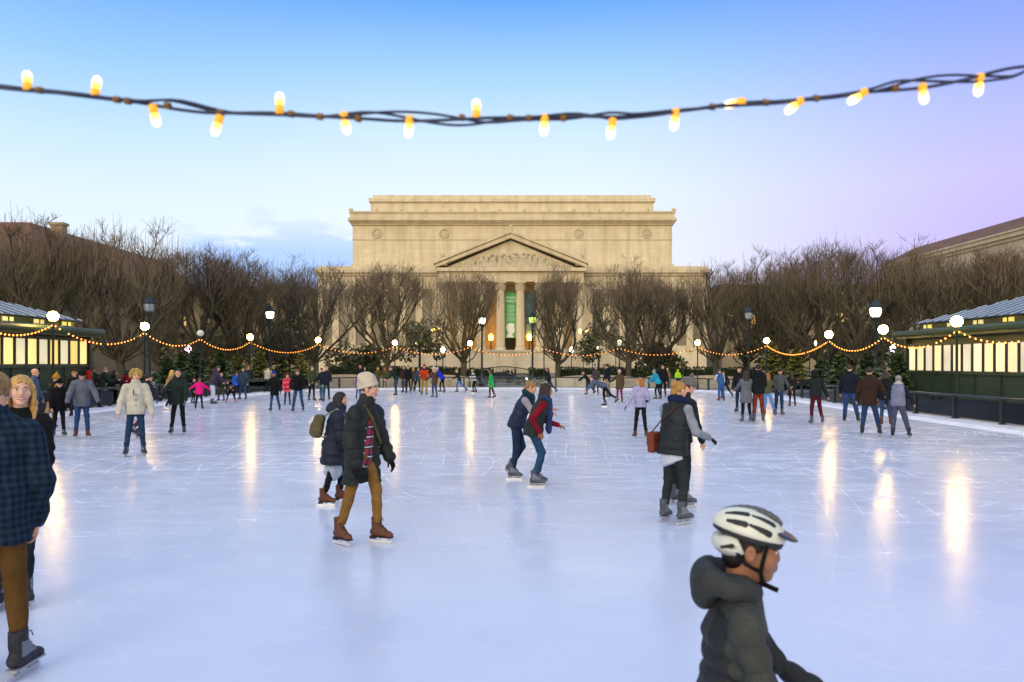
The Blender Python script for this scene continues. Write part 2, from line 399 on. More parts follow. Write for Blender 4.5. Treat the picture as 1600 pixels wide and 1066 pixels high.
def skeleton(H, ps, sw, hh):
    J = {}; u = roty(rotx(np.array([0, 0, 1.]), -R(ps['lean'])), R(ps['side']))
    r = nrm(np.cross(np.array([math.sin(R(ps['twist'])), math.cos(R(ps['twist'])), 0]), u)); f = nrm(np.cross(u, r))
    J['T'] = np.array([r, f, u]); J['pel'] = np.zeros(3)
    J['chest'] = u*.20*H; nb = u*.315*H; J['nb'] = nb
    for s_, k in ((-1, 'l'), (1, 'r')):
        J['sh'+k] = nb-u*.040*H+r*s_*sw*H
        J['hip'+k] = np.array([s_*.045*H, 0, 0])
        a, b, kn = [R(x) for x in (ps['L'] if s_ < 0 else ps['Rr'])]
        d = roty(rotx(np.array([0, 0, -1.]), a), -s_*b)
        J['kn'+k] = J['hip'+k]+d*.245*H
        d2 = roty(rotx(np.array([0, 0, -1.]), a-kn), -s_*b)
        J['an'+k] = J['kn'+k]+d2*.235*H; J['sd'+k] = d2; J['sa'+k] = math.degrees(a-kn)
        fa, ab, eb, inn = [R(x) for x in (ps['LA'] if s_ < 0 else ps['RA'])]
        d = roty(rotx(np.array([0, 0, -1.]), fa), -s_*ab); tw = R(ps['twist'])
        d = rotz(d, -tw)
        J['el'+k] = J['sh'+k]+d*.172*H
        d = roty(rotx(np.array([0, 0, -1.]), fa+eb), -s_*(ab-inn*2)); d = rotz(d, -tw); J['wr'+k] = J['el'+k]+d*.15*H; J['fd'+k] = d
    hy, hp = ps['head']
    pit = -R(ps['lean']*.55)+R(hp)
    hu = roty(rotx(np.array([0, 0, 1.]), pit), R(ps['side']*.5+ps.get('tilt', 0))); ff = rotz(rotx(np.array([0, 1., 0]), pit), -R(hy))
    hr = nrm(np.cross(ff, hu)); ff = nrm(np.cross(hu, hr)); J['Hd'] = np.array([hr, ff, hu])
    J['head'] = nb+u*.035*H+hu*hh*.52+ff*.012*H
    return J
def head_field(female=False, child=False):
    F = SF(.014); n_ = .011 if child else 0; b_ = .003 if child else 0
    F.ell((0, -.012, .032), (.074, .094, .083)); F.ell((0, .025, -.028), (.058, .060, .084))
    F.ell((0, .064, -.094), (.022, .02, .018), k=.03)
    for s_ in (-1, 1):
        F.ell((s_*.036, .056, -.022), (.027, .026, .026), k=.02)
        F.cap((s_*.012, .079-b_, .034), (s_*.046, .066-b_, .032), .010, .009, k=.012)
        F.ell((s_*.031, .093, .010), (.017, .012, .011), k=.012, op='s')
        F.ell((s_*.031, .0745, .010), (.0135, .0125, .0105), k=.003)
        F.ell((s_*.076, -.008, -.004), (.010, .021, .032), k=.006); F.ell((s_*.088, -.005, -.002), (.007, .011, .018), k=.004, op='s')
        F.ell((s_*.010, .097-n_*.8, -.024), (.008, .008, .006), k=.007)
        F.cap((0, .0905, -.052), (s_*.022, .079, -.0545), .0062, .004, k=.006); F.cap((0, .0895, -.062), (s_*.019, .079, -.0595), .0066, .004, k=.006)
    F.cap((0, .084-n_*.4, .022), (0, .104-n_, -.020), .0085, .0105, k=.012)
    if child: F.ell((0, .05, -.03), (.052, .040, .062), k=.03); [F.ell((q*.038, .060, -.030), (.026, .026, .028), k=.02) for q in (-1, 1)]
    F.cap((0, -.022, -.05), (0, -.03, -.16), .052, .058, k=.03)
    return F
def hand(w, d, palm, s_, curl=35, sc_=1.):
    """five fingers and a thumb; w wrist, d along the forearm, palm the palm normal, s_ side"""
    d = nrm(d); palm = nrm(palm-d*np.dot(palm, d)); a = np.cross(d, palm)*s_
    F = SF(.006); L = sc_
    F.cap(w-d*.02*L, w+d*.012*L, .024*L, .024*L, k=.01)
    for t in (-.026, -.009, .009, .026): F.cap(w+d*.015*L+a*t*.6*L, w+d*.085*L+a*t*L, .0135*L, .011*L, k=.012)
    for i, t in enumerate((-.028, -.0095, .0095, .027)):
        ln = (.026, .031, .029, .022)[i]*L; p = w+d*.085*L+a*t*L; q = d
        for sgm in range(3):
            ang = R(curl*(.5 if sgm == 0 else 1)*(1+.12*i)); q = nrm(q*math.cos(ang)+palm*math.sin(ang)) if sgm == 0 else nrm(q*math.cos(ang)+np.cross(nrm(np.cross(q, palm)+1e-6), q)*math.sin(ang))
            e = p+q*ln*(1, .8, .65)[sgm]; F.cap(p, e, (.0092-.0009*sgm)*L, (.0085-.0009*sgm)*L, k=.003); p = e
    p = w+d*.03*L-a*.026*L; e = p+nrm(d*.75-a*.6+palm*.35)*.036*L; F.cap(p, e, .0125*L, .0105*L, k=.01)
    e2 = e+nrm(d*.95-a*.1+palm*.4)*.03*L; F.cap(e, e2, .010*L, .0085*L, k=.003)
    return F
def hair_field(kind, seed=0):
    r = np.random.default_rng(seed); F = SF(.02)
    if kind in ('short', 'bald'):
        F.ell((0, -.014, .036), (.082, .101, .090)); F.keep((0, .80, -.60), (0, .078, .074), .012)
        F.disp(lambda X, Y, Z: .0035*np.sin(95*X+30*Z)*np.sin(60*Y+40*X)+.0025*np.sin(140*Y+90*Z))
    elif kind == 'curly':
        F.ell((0, -.014, .045), (.086, .10, .09))
        for i in range(110):
            v = nrm(r.normal(size=3)); v[2] = abs(v[2])*1.0-.42 if r.random() < .6 else v[2]
            if v[1] > .35 and v[2] < .45: continue
            if v[2] < -.75: continue
            v = nrm(v); F.ell(np.array([0, -.018, .03])+v*np.array([.108, .112, .112])*r.uniform(.85, 1.08), [r.uniform(.020, .030)]*3, k=.008)
    else:
        F.ell((0, -.014, .037), (.083, .102, .090)); F.keep((0, .80, -.60), (0, .078, .076), .012)
        L = {'bob': .13, 'long': .25, 'verylong': .36, 'bun': 0, 'tail': 0}[kind]
        if kind in ('bob', 'long', 'verylong'):
            H2 = SF(.02)
            for q in F.p: H2.p.append(q)
            F = H2
            # the cap keeps clear of the face
            F.ell((0, .088, -.03), (.058, .062, .098), k=.012, op='s')
            for s_ in (-1, 1):
                for j in range(5):
                    y = .028-.024*j
                    x0 = s_*(.078-.004*j); F.cap((x0, y, .03), (x0*1.12+s_*r.uniform(-.008, .012), y-.01, -.03-L*.45), .019, .022, k=.012)
                    F.cap((x0*1.12, y-.01, -.03-L*.45), (x0*1.15+s_*r.uniform(-.012, .02), y+r.uniform(-.02, .025), -.03-L*r.uniform(.9, 1.08)), .023, .010, k=.012)
            for x in (-.055, -.02, .02, .055):
                F.cap((x, -.075, .03), (x*1.1, -.092, -.04-L*.5), .035, .034); F.cap((x*1.1, -.092, -.04-L*.5), (x*1.2, -.085, -.04-L*r.uniform(.95, 1.1)), .034, .014)
        if kind == 'bun':
            F.ell((0, -.092, .072), (.050, .046, .050), k=.012); F.ell((0, -.088, -.03), (.055, .035, .05)); [F.cap((.045*math.cos(a_), -.10+.02*math.sin(3*a_), .072+.045*math.sin(a_)), (.045*math.cos(a_+.9), -.105, .072+.045*math.sin(a_+.9)), .015, k=.006) for a_ in (0, 1.1, 2.2, 3.3, 4.4, 5.5)]
        if kind == 'tail':
            F.ell((0, -.105, .04), (.026, .03, .026), k=.01); F.cap((0, -.125, .03), (0, -.15, -.10), .028, .02); F.cap((0, -.15, -.10), (.01, -.14, -.2), .02, .008)
        F.disp(lambda X, Y, Z: .0022*np.sin(150*X+60*Y+4*np.sin(16*Z))+.0016*np.sin(190*Y-90*X+3*np.sin(22*Z)))
    return F
def hat_field(kind):
    F = SF(.012)
    if kind in ('beanie', 'pom', 'slouch'):
        hi_ = {'beanie': .104, 'pom': .104, 'slouch': .128}[kind]
        F.ell((0, -.016, .046), (.089, .110, hi_)); 
        if kind == 'slouch': F.ell((0, -.055, .118), (.066, .074, .058), k=.03); F.disp(lambda X, Y, Z: .0022*np.sin(34*np.arctan2(X, Y+.02))+.003*np.sin(60*Z+20*X+30*Y))
        F.keep((0, .34, -.94), (0, .088, .046), .01)
        pts = [(.092*math.cos(t), -.014+.111*math.sin(t), .036+.36*(.111*math.sin(t)-.088)+.022) for t in np.linspace(0, 2*math.pi, 17)]
        for a, b in zip(pts[:-1], pts[1:]): F.cap(a, b, .012 if kind != 'slouch' else .007, k=.012)
        if kind == 'pom':
            for i in range(14):
                v = nrm(np.random.default_rng(i).normal(size=3)); F.ell(np.array([0, -.02, .175])+v*.016, (.018,)*3, k=.006)
        if kind != 'slouch': F.disp(lambda X, Y, Z: .0015*np.sin(260*np.arctan2(X, Y+.016)/6.28*1.2))
    elif kind == 'cap':
        F.ell((0, -.014, .045), (.084, .104, .085)); F.keep((0, .15, -.98), (0, .08, .05), .006)
        F.ell((0, .115, .055), (.062, .062, .009), fr=[[1, 0, 0], [0, .97, -.22], [0, .22, .97]], k=.01)
    elif kind == 'hoodup':
        F.ell((0, -.02, .03), (.105, .12, .118)); F.ell((0, -.045, -.08), (.10, .10, .10), k=.04); F.ell((0, .12, .0), (.068, .09, .088), k=.015, op='s')
    elif kind == 'fur':
        F.ell((0, -.02, .03), (.105, .12, .118)); F.ell((0, .12, .0), (.062, .09, .085), k=.015, op='s')
        for t in np.linspace(0, 2*math.pi, 26)[:-1]: F.ell((.088*math.cos(t), .065, .0+.108*math.sin(t)), (.028,)*3, k=.006)
    elif kind == 'band':
        pts = [(.086*math.cos(t), -.014+.106*math.sin(t), .045+.1*math.sin(t)*.3) for t in np.linspace(0, 2*math.pi, 17)]
        for a, b in zip(pts[:-1], pts[1:]): F.cap(a, b, .018, k=.01)
    return F
SK = {}
def skate(kind):
    if kind in SK: return SK[kind]
    col, fig = {'dark': ('#23262c', 0), 'grey': ('#4b5058', 0), 'brown': ('#5a3520', 1), 'white': ('#d8d6d4', 1), 'pink': ('#c0306a', 0)}[kind]
    F = SF(.022)
    F.cap((0, -.012, .15), (0, -.02, .275), .047, .053); F.cap((0, -.045, .115), (0, .13, .096), .044, .034, k=.03)
    F.cap((0, -.02, .19), (0, .07, .135), .043, .038); F.ell((0, .135, .092), (.041, .05, .034))
    F.keep((0, 0, -1), (0, 0, .072), .006); F.keep((0, -.15, 1), (0, -.02, .292), .006)
    F.disp(lambda X, Y, Z: .002*np.sin(55*Z+25*Y)*np.sin(70*Y+20*X))
    v, f = F.mesh(.009)
    mi = None; boot = cloth(col, 'leather'); mats = [boot]
    if not fig:
        ce = v[f].mean(1); mi = ((ce[:, 2] > .135) & (ce[:, 1] > -.045) & (np.abs(ce[:, 0]) > .02) & (ce[:, 2] < .23)).astype(int); mats.append(cloth('#6d737c' if kind != 'pink' else '#e87aa8', 'leather'))
    o = bpy.data.objects.new('skate', mesh_np('skate', v, f, mats, mi))
    m = MB()
    if fig:
        m.box(-.034, .034, .03, .175, .060, .0735); m.box(-.03, .03, -.085, -.02, .043, .0735)
        m.box(-.03, .03, -.0195, .0295, .0655, .0735)
    else: m.box(-.035, .035, -.085, .175, .060, .0735); m.box(-.012, .012, -.075, -.02, .030, .0595); m.box(-.012, .012, .06, .14, .030, .0595)
    so_ = obj_nolink('sole', m, mat('skate_sole', '#191716' if fig else '#8b9096', .5)); so_.parent = o
    m = MB(); pr = [(-.125, .004), (-.115, 0), (.15, 0), (.178, .016), (.172, .029), (-.12, .029)]
    m.add([(-.003, y, z) for y, z in pr]+[(.003, y, z) for y, z in pr], [tuple(range(6)), tuple(range(6, 12))[::-1]]+[(i, i+6, (i+1) % 6+6, (i+1) % 6) for i in range(6)])
    if fig:
        for y0, y1, z1 in ((-.075, -.03, .0425), (.05, .12, .0595)): m.box(-.008, .008, y0, y1, .0295, z1)
    bl = obj_nolink('blade', m, mat('blade_steel' if not fig else 'blade_white', '#c9ced6' if not fig else '#e6e8ec', .3, .05, metal=.6)); bl.parent = o
    m = MB()
    for i in range(5):
        t = i/4; y = .105-.085*t; z = .137+.105*t-.004*(1-t)
        m.tube([(-.024, y-.008, z-.01), (0, y+.006, z+.006), (.024, y-.008+.012, z-.006)], .0035, 5)
    m.tube([(0, .03, .25), (-.03, .045, .262), (-.035, .05, .235), (0, .035, .25), (.03, .05, .26), (.037, .055, .228)], .0035, 5)
    la = obj_nolink('laces', m, mat('laces', '#111114' if kind != 'white' else '#c8c8c8', .8)); la.parent = o
    SK[kind] = o; return o
def obj_nolink(name, mb, m):
    me = bpy.data.meshes.new(name); me.from_pydata(mb.v, [], mb.f); me.materials.append(m); me.update()
    return bpy.data.objects.new(name, me)
SHOE = {}
def shoe():
    if 's' not in SHOE:
        F = SF(.02); F.cap((0, -.04, .045), (0, .12, .04), .042, .034); F.cap((0, -.03, .06), (0, -.03, .12), .045, .045); F.keep((0, 0, -1), (0, 0, .0), .005)
        v, f = F.mesh(.013); SHOE['s'] = mesh_np('shoe', v, f, [cloth('#1d1a18', 'leather')])
    return SHOE['s']
def person(label, x, D, H, yaw, top, bot, hair=('short', '#3a2a1e'), hat=None, skin=0, pose='stand', sk='dark', gloves=None,
           scarf=None, group='skaters on the rink', female=False, child=False, z0=0., seed=None, ov=None, vox=None, extra=None, head_h=None, zfix=None):
    seed = int(abs(x)*7+D*13) if seed is None else seed
    yaw = yaw+math.degrees(math.atan2(x-800, FPX))      # headings were read against the line of sight
    ps = dict(BASE); ps.update(POSES[pose]); ps.update(ov or {})
    hh = head_h or ((.14 if child else .131)*H); hs = hh/.225
    sw = .092 if (female or child) else .101
    J = skeleton(H, ps, sw, hh); ss = H/1.7*(1.08 if child else 1)
    an = .165*ss if sk else .075*ss
    dz = an-min(J['anl'][2], J['anr'][2]) if zfix is None else zfix
    cx = 0.
    for k in list(J):
        if k in ('T', 'Hd') or k[:2] in ('sd', 'fd', 'sa'): continue
        J[k] = J[k]+np.array([0, 0, dz])
    lod = vox or min(max(D*.00105, .0075), .034)
    root = thing('person', label, 'person', (XD(x, D), D, z0), -R(yaw), group)
    W = lambda amp, fq: wrinkle(amp*H/1.7, fq, seed)
    T = J['T']; u = T[2]; cl = lambda o_: o_
    near = D < 13
    # skin: trunk and limbs, with head and hands at a finer mesh, all one mesh
    C = SF(.03); C.cap(J['pel'], J['chest'], .075*H, .078*H, fr=T, flat=.66); C.cap(J['shl'], J['shr'], .03*H)
    C.cap(J['chest'], J['nb'], .05*H, .028*H)
    for k in 'lr':
        C.cap(J['sh'+k], J['el'+k], .024*H, .02*H); C.cap(J['el'+k], J['wr'+k], .021*H, .0145*H)
        C.cap(J['hip'+k], J['kn'+k], .042*H, .028*H); C.cap(J['kn'+k], J['an'+k], .028*H, .02*H)
    parts = [C.mesh(max(lod, .022))]; mis = [np.zeros(len(parts[0][1]), int)]
    hv, hf = head_field(female, child).mesh(max(.0042 if D < 9 else (.0055 if near else min(D*.0007, .017)), .0042)/1.0)
    ce = hv[hf].mean(1); ax_, az_ = np.abs(ce[:, 0]), ce[:, 2]; fr_ = ce[:, 1] > .055
    mi = np.zeros(len(hf), int)
    mi[fr_ & (ax_ < .023) & (az_ > -.068) & (az_ < -.047) & (ce[:, 1] > .079)] = 1
    mi[fr_ & (ax_ > .013) & (ax_ < .05) & (np.abs(az_-(.033+.06*(.03-ax_)*(ax_ > .035))) < .0045)] = 2
    if near:
        e = fr_ & ((ax_-.031)**2/.0132**2+(az_-.010)**2/.0068**2 < 1); mi[e] = 3
        mi[e & ((ax_-.031)**2+(az_-.010)**2 < .0062**2)] = 4
        mi[fr_ & (np.abs(ax_-.031) < .015) & (np.abs(az_-.0185) < .0022)] = 2
    else: mi[fr_ & ((ax_-.031)**2/.013**2+(az_-.010)**2/.010**2 < 1)] = 4
    hv = hv*hs@J['Hd']+J['head']; parts.append((hv, hf)); mis.append(mi)
    hd = []
    for s_, k in ((-1, 'l'), (1, 'r')):
        pn = np.array([-s_*.9, -.3, 0]) if J['fd'+k][2] < -.5 else np.array([-s_*.4, 0, -1.])
        hd.append(hand(J['wr'+k], J['fd'+k], pn, s_, ps.get('curl', 24), H/1.72*(1.12 if gloves else 1)).mesh(.0052 if near else .011))
    skm = skinmat(skin)
    if gloves:
        for v, f in hd: link('glove', mesh_np('glove', v, f, [cloth(gloves, 'knit')]), root)
    else:
        for q in hd: parts.append(q); mis.append(np.zeros(len(q[1]), int))
    o_ = 0; vs = []; fs = []
    for v, f in parts: vs.append(v); fs.append(f+o_); o_ += len(v)
    hc = hair[1] if hair else '#3a2a1e'
    link('body', mesh_np('body', np.concatenate(vs), np.concatenate(fs), [skm, mat('lips', '#a5605a' if skin != 2 else '#7d4a3c', .45, .08), mat('eyebrow', tuple(c_*.6 for c_ in lin(hc)), .8), mat('eye_white', '#d8d4d0', .3, .03), mat('iris', '#20180f', .25, .1)], np.concatenate(mis)), root)
    # clothes
    t = dict(col='#222', kind='plain', puff=.012, hem=.05, sleeve=None, hood=False, q=None, flare=0, collar=True, open=False, wr=.0045, name='jacket'); t.update(top)
    def torso(F, infl, hem, q=None, flare=0.):
        F.cap(J['pel']+u*.03*H, J['chest'], .090*H+infl, .094*H+infl, fr=T, flat=.70, k=.04, quilt=q)
        sl_, sr_ = (J['shl'], J['shr']) if not t['sleeve'] else (J['nb']+(J['shl']-J['nb'])*.80, J['nb']+(J['shr']-J['nb'])*.80)
        for q_ in (sl_, sr_): F.cap(J['nb']-u*.012*H, q_, .034*H+infl*.6, .031*H+infl*.45, k=.05)
        F.cap(J['chest'], J['nb']-u*.02*H, .078*H+infl*.5, .036*H+infl*.6, k=.05, fr=T, flat=.8)
        dn = nrm(-u*.75+np.array([0, 0, -.5])); md = (J['knl']+J['knr'])/2-J['pel']; dn = nrm(dn+nrm(md)*.5)
        e = J['pel']+dn*hem; L_ = np.linalg.norm(e-J['pel'])+.05*H
        F.cap(J['pel']+u*.04*H, e+dn*.12, .093*H+infl, .097*H+infl+flare, fr=T, flat=.84, k=.04, quilt=(q[0], q[1]) if q else None)
        a_ = nrm(np.cross(dn, T[1])); F.box(e+dn*.25, (.5, .5, .25), fr=[a_, np.cross(dn, a_), dn], rd=.004, k=.010, op='s')
    ka = .012 if near else .035
    def arms(F, infl, q=None, end=.0):
        for k in 'lr':
            F.cap(J['sh'+k], J['el'+k], .033*H+infl, .028*H+infl, k=ka, quilt=q); e = J['wr'+k]+J['fd'+k]*end
            F.cap(J['el'+k], e, .028*H+infl, .0225*H+infl*.7, k=.025, quilt=q)
    if t['sleeve']:
        F = SF(.03); arms(F, .006); F.cap(J['shl'], J['shr'], .031*H, k=.04); F.cap(J['pel']+u*.02, J['chest'], .087*H, .09*H, fr=T, flat=.7); F.disp(W(.004, 42))
        v, f = F.mesh(lod); link('sweater', mesh_np('sweater', v, f, [cloth(t['sleeve'], t.get('skind', 'knit'))]), root)
    F = SF(.03); torso(F, t['puff'], t['hem'], t['q'], t['flare'])
    if not t['sleeve']: arms(F, t['puff']*.75, t.get('aq', t['q']))
    if t['collar']:
        F.cap(J['nb']-u*.01, J['nb']+u*.035*H+J['Hd'][1]*.01, .043*H+t['puff']*.4, .040*H+t['puff']*.5, k=.02)
        F.cap(J['nb']+u*.03*H+J['Hd'][1]*.012, J['nb']+u*.07*H+J['Hd'][1]*.02, .030*H, .033*H, k=.01, op='s')
    if t['hood']:
        a = J['nb']+u*.02*H; b = -T[1]
        for s_ in (-1, 1):
            F.cap(a+b*.055*H+u*.01*H, a+T[0]*s_*.055*H+b*.02*H, .042*H, .03*H, k=.03)
        F.ell(a+b*.075*H-u*.015*H, (.062*H, .045*H, .05*H), fr=T, k=.03)
    if t['open']:
        # the front hangs open: a wedge is cut out of it
        fd = T[1]; cc_ = J['chest']+fd*.16*H+T[0]*t.get('osh', 0)*H; F.cap(J['pel']+fd*.15*H-u*(t['hem']+.1)+T[0]*t.get('osh', 0)*H, J['nb']+fd*.10*H, .085*H+t.get('ow', 0), .045*H, k=.012, op='s')
    if near and t['wr']: F.disp(W(.0035, 75))
    if t['wr']: F.disp(W(t['wr'], 30 if t['kind'] == 'puffer' else 38))
    v, f = F.mesh(lod); jm = [cloth(t['col'], t['kind'], t.get('c2'))]; jmi = None
    if t.get('panel'):
        ce = v[f].mean(1)-J['chest']; jm.append(cloth(t['panel'], t['kind'])); zl = ce@T[2]; xl = np.abs(ce@T[0]); jmi = ((zl < .075-.35*(ce@T[1])) & (xl < .135)).astype(int)
    nm = 'vest' if t['sleeve'] else t['name']
    jk = link(nm, mesh_np(nm, v, f, jm, jmi), root)
    if t['open']:
        F = SF(.03); F.cap(J['pel']+u*.0*H-np.array([0, 0, .03]), J['chest'], .084*H, .088*H, fr=T, flat=.72); F.cap(J['chest'], J['nb'], .06*H, .034*H); F.disp(W(.004, 40))
        v, f = F.mesh(lod); link('shirt', mesh_np('shirt', v, f, [cloth(t['shirt'], t.get('shkind', 'plain'))]), root)
    b = dict(col='#222a3a', kind='denim', fit=1.0, wr=.004); b.update(bot)
    F = SF(.03); ft = b['fit']
    F.cap(J['hipl'], J['hipr'], .060*H, k=.03, fr=np.eye(3), flat=.92); F.cap(J['pel'], J['pel']+u*.04*H, .074*H, .070*H, fr=T, flat=.75)
    for k in 'lr':
        F.cap(J['hip'+k], J['kn'+k], .049*H*ft, .037*H*ft, k=.03); F.cap(J['kn'+k], J['an'+k]-J['sd'+k]*(.047 if sk else .0)*H*(1 if ft < 1.08 else .3), .037*H*ft, .030*H*ft**1.6, k=.02)
    F.disp(W(b['wr'], 46)); v, f = F.mesh(lod)
    link('trousers', mesh_np('trousers', v, f, [cloth(b['col'], b['kind'])]), root)
    Hm = lambda v: v*hs@J['Hd']+J['head']
    hv_ = .0065 if near else min(D*.0008, .02)
    if hair and hat not in ('hoodup', 'fur') and hair[0] != 'bald':
        F = hair_field(hair[0], seed); v, f = F.mesh(max(hv_, .0075) if hair[0] != 'short' else hv_)
        if hat in ('beanie', 'pom', 'slouch'):
            zz = v[f].mean(1); f = f[zz[:, 2] < .075]
        link('hair', mesh_np('hair', Hm(v), f, [hair_mat(hair[1])]), root)
    if hat:
        v, f = hat_field(hat).mesh(max(hv_, .007))
        nm = {'cap': 'cap', 'hoodup': 'hood', 'fur': 'hood', 'band': 'headband'}.get(hat, 'beanie')
        link(nm, mesh_np(nm, Hm(v), f, [cloth((extra or {}).get('hatcol', '#222'), 'knit' if hat not in ('hoodup', 'cap') else 'plain', None) if 'hatc2' not in (extra or {}) else cloth(extra['hatcol'], 'stripe', extra['hatc2'])]), root)
    if scarf:
        F = SF(.02); a = J['nb']+u*.03*H
        for i in range(10):
            t0, t1 = 2*math.pi*i/10, 2*math.pi*(i+1)/10
            g = lambda t_: a+T[0]*math.sin(t_)*.048*H+T[1]*(math.cos(t_)*.046*H+.008)+u*(-.012*H*math.cos(t_))
            F.cap(g(t0), g(t1), .026*H)
        if scarf[1]:
            e = J['nb']+T[1]*.10*H; F.cap(a+T[1]*.05*H, e-u*.10*H, .03*H, .035*H); F.cap(e-u*.10*H, e-u*.12*H-np.array([0, 0, scarf[1]]), .033*H, .03*H)
        F.disp(W(.006, 60)); v, f = F.mesh(max(lod, .01)); link('scarf', mesh_np('scarf', v, f, [cloth(scarf[0], 'knit')]), root)
    for s_, k in ((-1, 'l'), (1, 'r')):
        if sk:
            o = skate(sk); g = o.copy(); COL.objects.link(g); g.parent = root
            p = J['an'+k]; raised = p[2]-an
            pit = 0 if raised < .012 else min(max(-J['sa'+k]*.75, -10), 55)
            q = Matrix.Rotation(-s_*R(ps['toe'][0 if s_ < 0 else 1]), 3, 'Z')@Matrix.Rotation(-R(pit), 3, 'X')
            off = q@Vector((0, 0, -.165*ss)); g.location = Vector(p)+off; g.rotation_euler = q.to_euler(); g.scale = (ss,)*3
            for c_ in o.children:
                if c_.name.startswith('laces') and D > 13: continue
                c2 = c_.copy(); COL.objects.link(c2); c2.parent = g
        else:
            link('shoe', shoe(), root, (J['an'+k][0], J['an'+k][1], J['an'+k][2]-an), (0, 0, -s_*R(8)), ss)
    return root, J
def hair_mat(col):
    key = ('hair', col)
    if key in MC: return MC[key]
    c = lin(col); m, nt, b = newmat('hair'); v = coords(nt, (1, 1, .12)); n = noise(nt, v, 90, 3)
    r = ramp(nt, n, [(.3, tuple(x*.45 for x in c)), (.7, tuple(min(1, x*1.5) for x in c))]); nt.links.new(r.outputs[0], b.inputs['Base Color'])
    b.inputs['Roughness'].default_value = .5; b.inputs['Specular IOR Level'].default_value = .35; bump(nt, b, n, .8, .01); MC[key] = m; return m
# ------------------------------------------------------------------ the setting
RINK = [(9, -7), (13.2, 3), (14.2, 14), (14.2, 20), (14.3, 26), (14.5, 32), (15.0, 38), (15.2, 43), (13.0, 47.6), (9.2, 50.6), (3, 52.2), (-3.8, 52.4),
        (-9, 51.8), (-12.6, 50.4), (-14.6, 47.4), (-16.0, 41), (-16.5, 34), (-16.7, 27), (-16.3, 18), (-15, 6), (-10, -7)]
def spline(pts, n=8, closed=True):
    out = []; k = len(pts)
    for i in range(k):
        p0, p1, p2, p3 = [Vector((*pts[(i+j) % k], 0)) for j in (-1, 0, 1, 2)]
        for q in range(n):
            t = q/n; out.append(.5*((2*p1)+(-p0+p2)*t+(2*p0-5*p1+4*p2-p3)*t*t+(-p0+3*p1-3*p2+p3)*t**3))
    return out
OUT = spline(RINK, 8)
def offset(pts, d):
    k = len(pts); r = []
    for i in range(k):
        t = (pts[(i+1) % k]-pts[i-1]).normalized(); r.append(pts[i]+Vector((t.y, -t.x, 0))*d)
    return r
# ice
m, nt, b = newmat('rink_ice')
v = coords(nt); s = N(nt, 'ShaderNodeSeparateXYZ'); nt.links.new(v, s.inputs[0])
big = noise(nt, v, .22, 5, .6); med = noise(nt, v, 1.6, 5, .65)
base = ramp(nt, big, [(.32, (.48, .535, .665)), (.46, (.565, .605, .71)), (.54, (.585, .62, .72)), (.68, (.65, .68, .755))])
def marks(scale, cx, cy, dist, w0):
    mp = N(nt, 'ShaderNodeMapping', vector_type='POINT'); mp.inputs['Location'].default_value = (-cx, -cy, 0)
    nt.links.new(v, mp.inputs[0]); wv = N(nt, 'ShaderNodeTexWave', wave_type='RINGS', rings_direction='Z', wave_profile='SIN'); wv.inputs['Scale'].default_value = scale
    wv.inputs['Distortion'].default_value = dist; wv.inputs['Detail'].default_value = 1.5; wv.inputs['Detail Scale'].default_value = .22; nt.links.new(mp.outputs[0], wv.inputs[0])
    rp = ramp(nt, wv.outputs[1], [(w0, (0, 0, 0)), (1, (1, 1, 1))])
    gate = ramp(nt, noise(nt, mp.outputs[0], .33, 3, .6), [(.45, (0, 0, 0)), (.58, (1, 1, 1))]); return mix(nt, 1, rp.outputs[0], gate.outputs[0], 'MULTIPLY')
mk = None
for i, (sc_, cx_, cy_, ds, w0) in enumerate(((.50, 9, 40, 10, .984), (.62, -12, 44, 12, .984), (.44, 22, 22, 13, .984), (.70, -24, 18, 9, .984), (.9, 3, 58, 12, .98), (.8, 14, 12, 14, .98), (1.3, -8, 30, 16, .982), (1.5, 16, 30, 17, .982))):
    q = marks(sc_, cx_, cy_, ds, w0); mk = q if mk is None else mix(nt, 1, mk, q, 'LIGHTEN')
patch = ramp(nt, noise(nt, v, .5, 4, .6), [(.36, (0, 0, 0)), (.62, (1, 1, 1))])
worn = N(nt, 'ShaderNodeMapRange'); nt.links.new(s.outputs[1], worn.inputs[0]); worn.inputs[1].default_value = 6; worn.inputs[2].default_value = 14
mkf = math_(nt, 'MULTIPLY', math_(nt, 'MULTIPLY', mk, patch.outputs[0]), math_(nt, 'ADD', math_(nt, 'MULTIPLY', worn.outputs[0], .50), .10))
snow = ramp(nt, med, [(.50, (0, 0, 0)), (.72, (1, 1, 1))])
mps = N(nt, 'ShaderNodeMapping'); mps.inputs['Scale'].default_value = (.55, 1.5, 1); mps.inputs['Rotation'].default_value = (0, 0, .45); nt.links.new(v, mps.inputs[0])
scr = ramp(nt, noise(nt, mps.outputs[0], 1.7, 9, .80), [(.46, (0, 0, 0)), (.60, (1, 1, 1))])
c1 = mix(nt, math_(nt, 'MULTIPLY', math_(nt, 'MULTIPLY', scr.outputs[0], worn.outputs[0]), .62), base.outputs[0], (.77, .79, .84))
c2 = mix(nt, mkf, c1, (.88, .90, .95))
nt.links.new(c2, b.inputs['Base Color'])
rr = math_(nt, 'ADD', math_(nt, 'MULTIPLY', scr.outputs[0], .10), .165); rr = math_(nt, 'ADD', rr, math_(nt, 'MULTIPLY', mkf, .3))
nt.links.new(rr, b.inputs['Roughness']); b.inputs['IOR'].default_value = 1.31; b.inputs['Specular IOR Level'].default_value = .42
h = math_(nt, 'ADD', math_(nt, 'MULTIPLY', noise(nt, v, 7, 3), .35), math_(nt, 'MULTIPLY', scr.outputs[0], .35)); bump(nt, b, h, .16, .006)
ICE = m
mb = MB(); mb.add(OUT, [tuple(range(len(OUT)))[::1]]); fs = mb.f[0]; mb.f = [fs[::-1]]
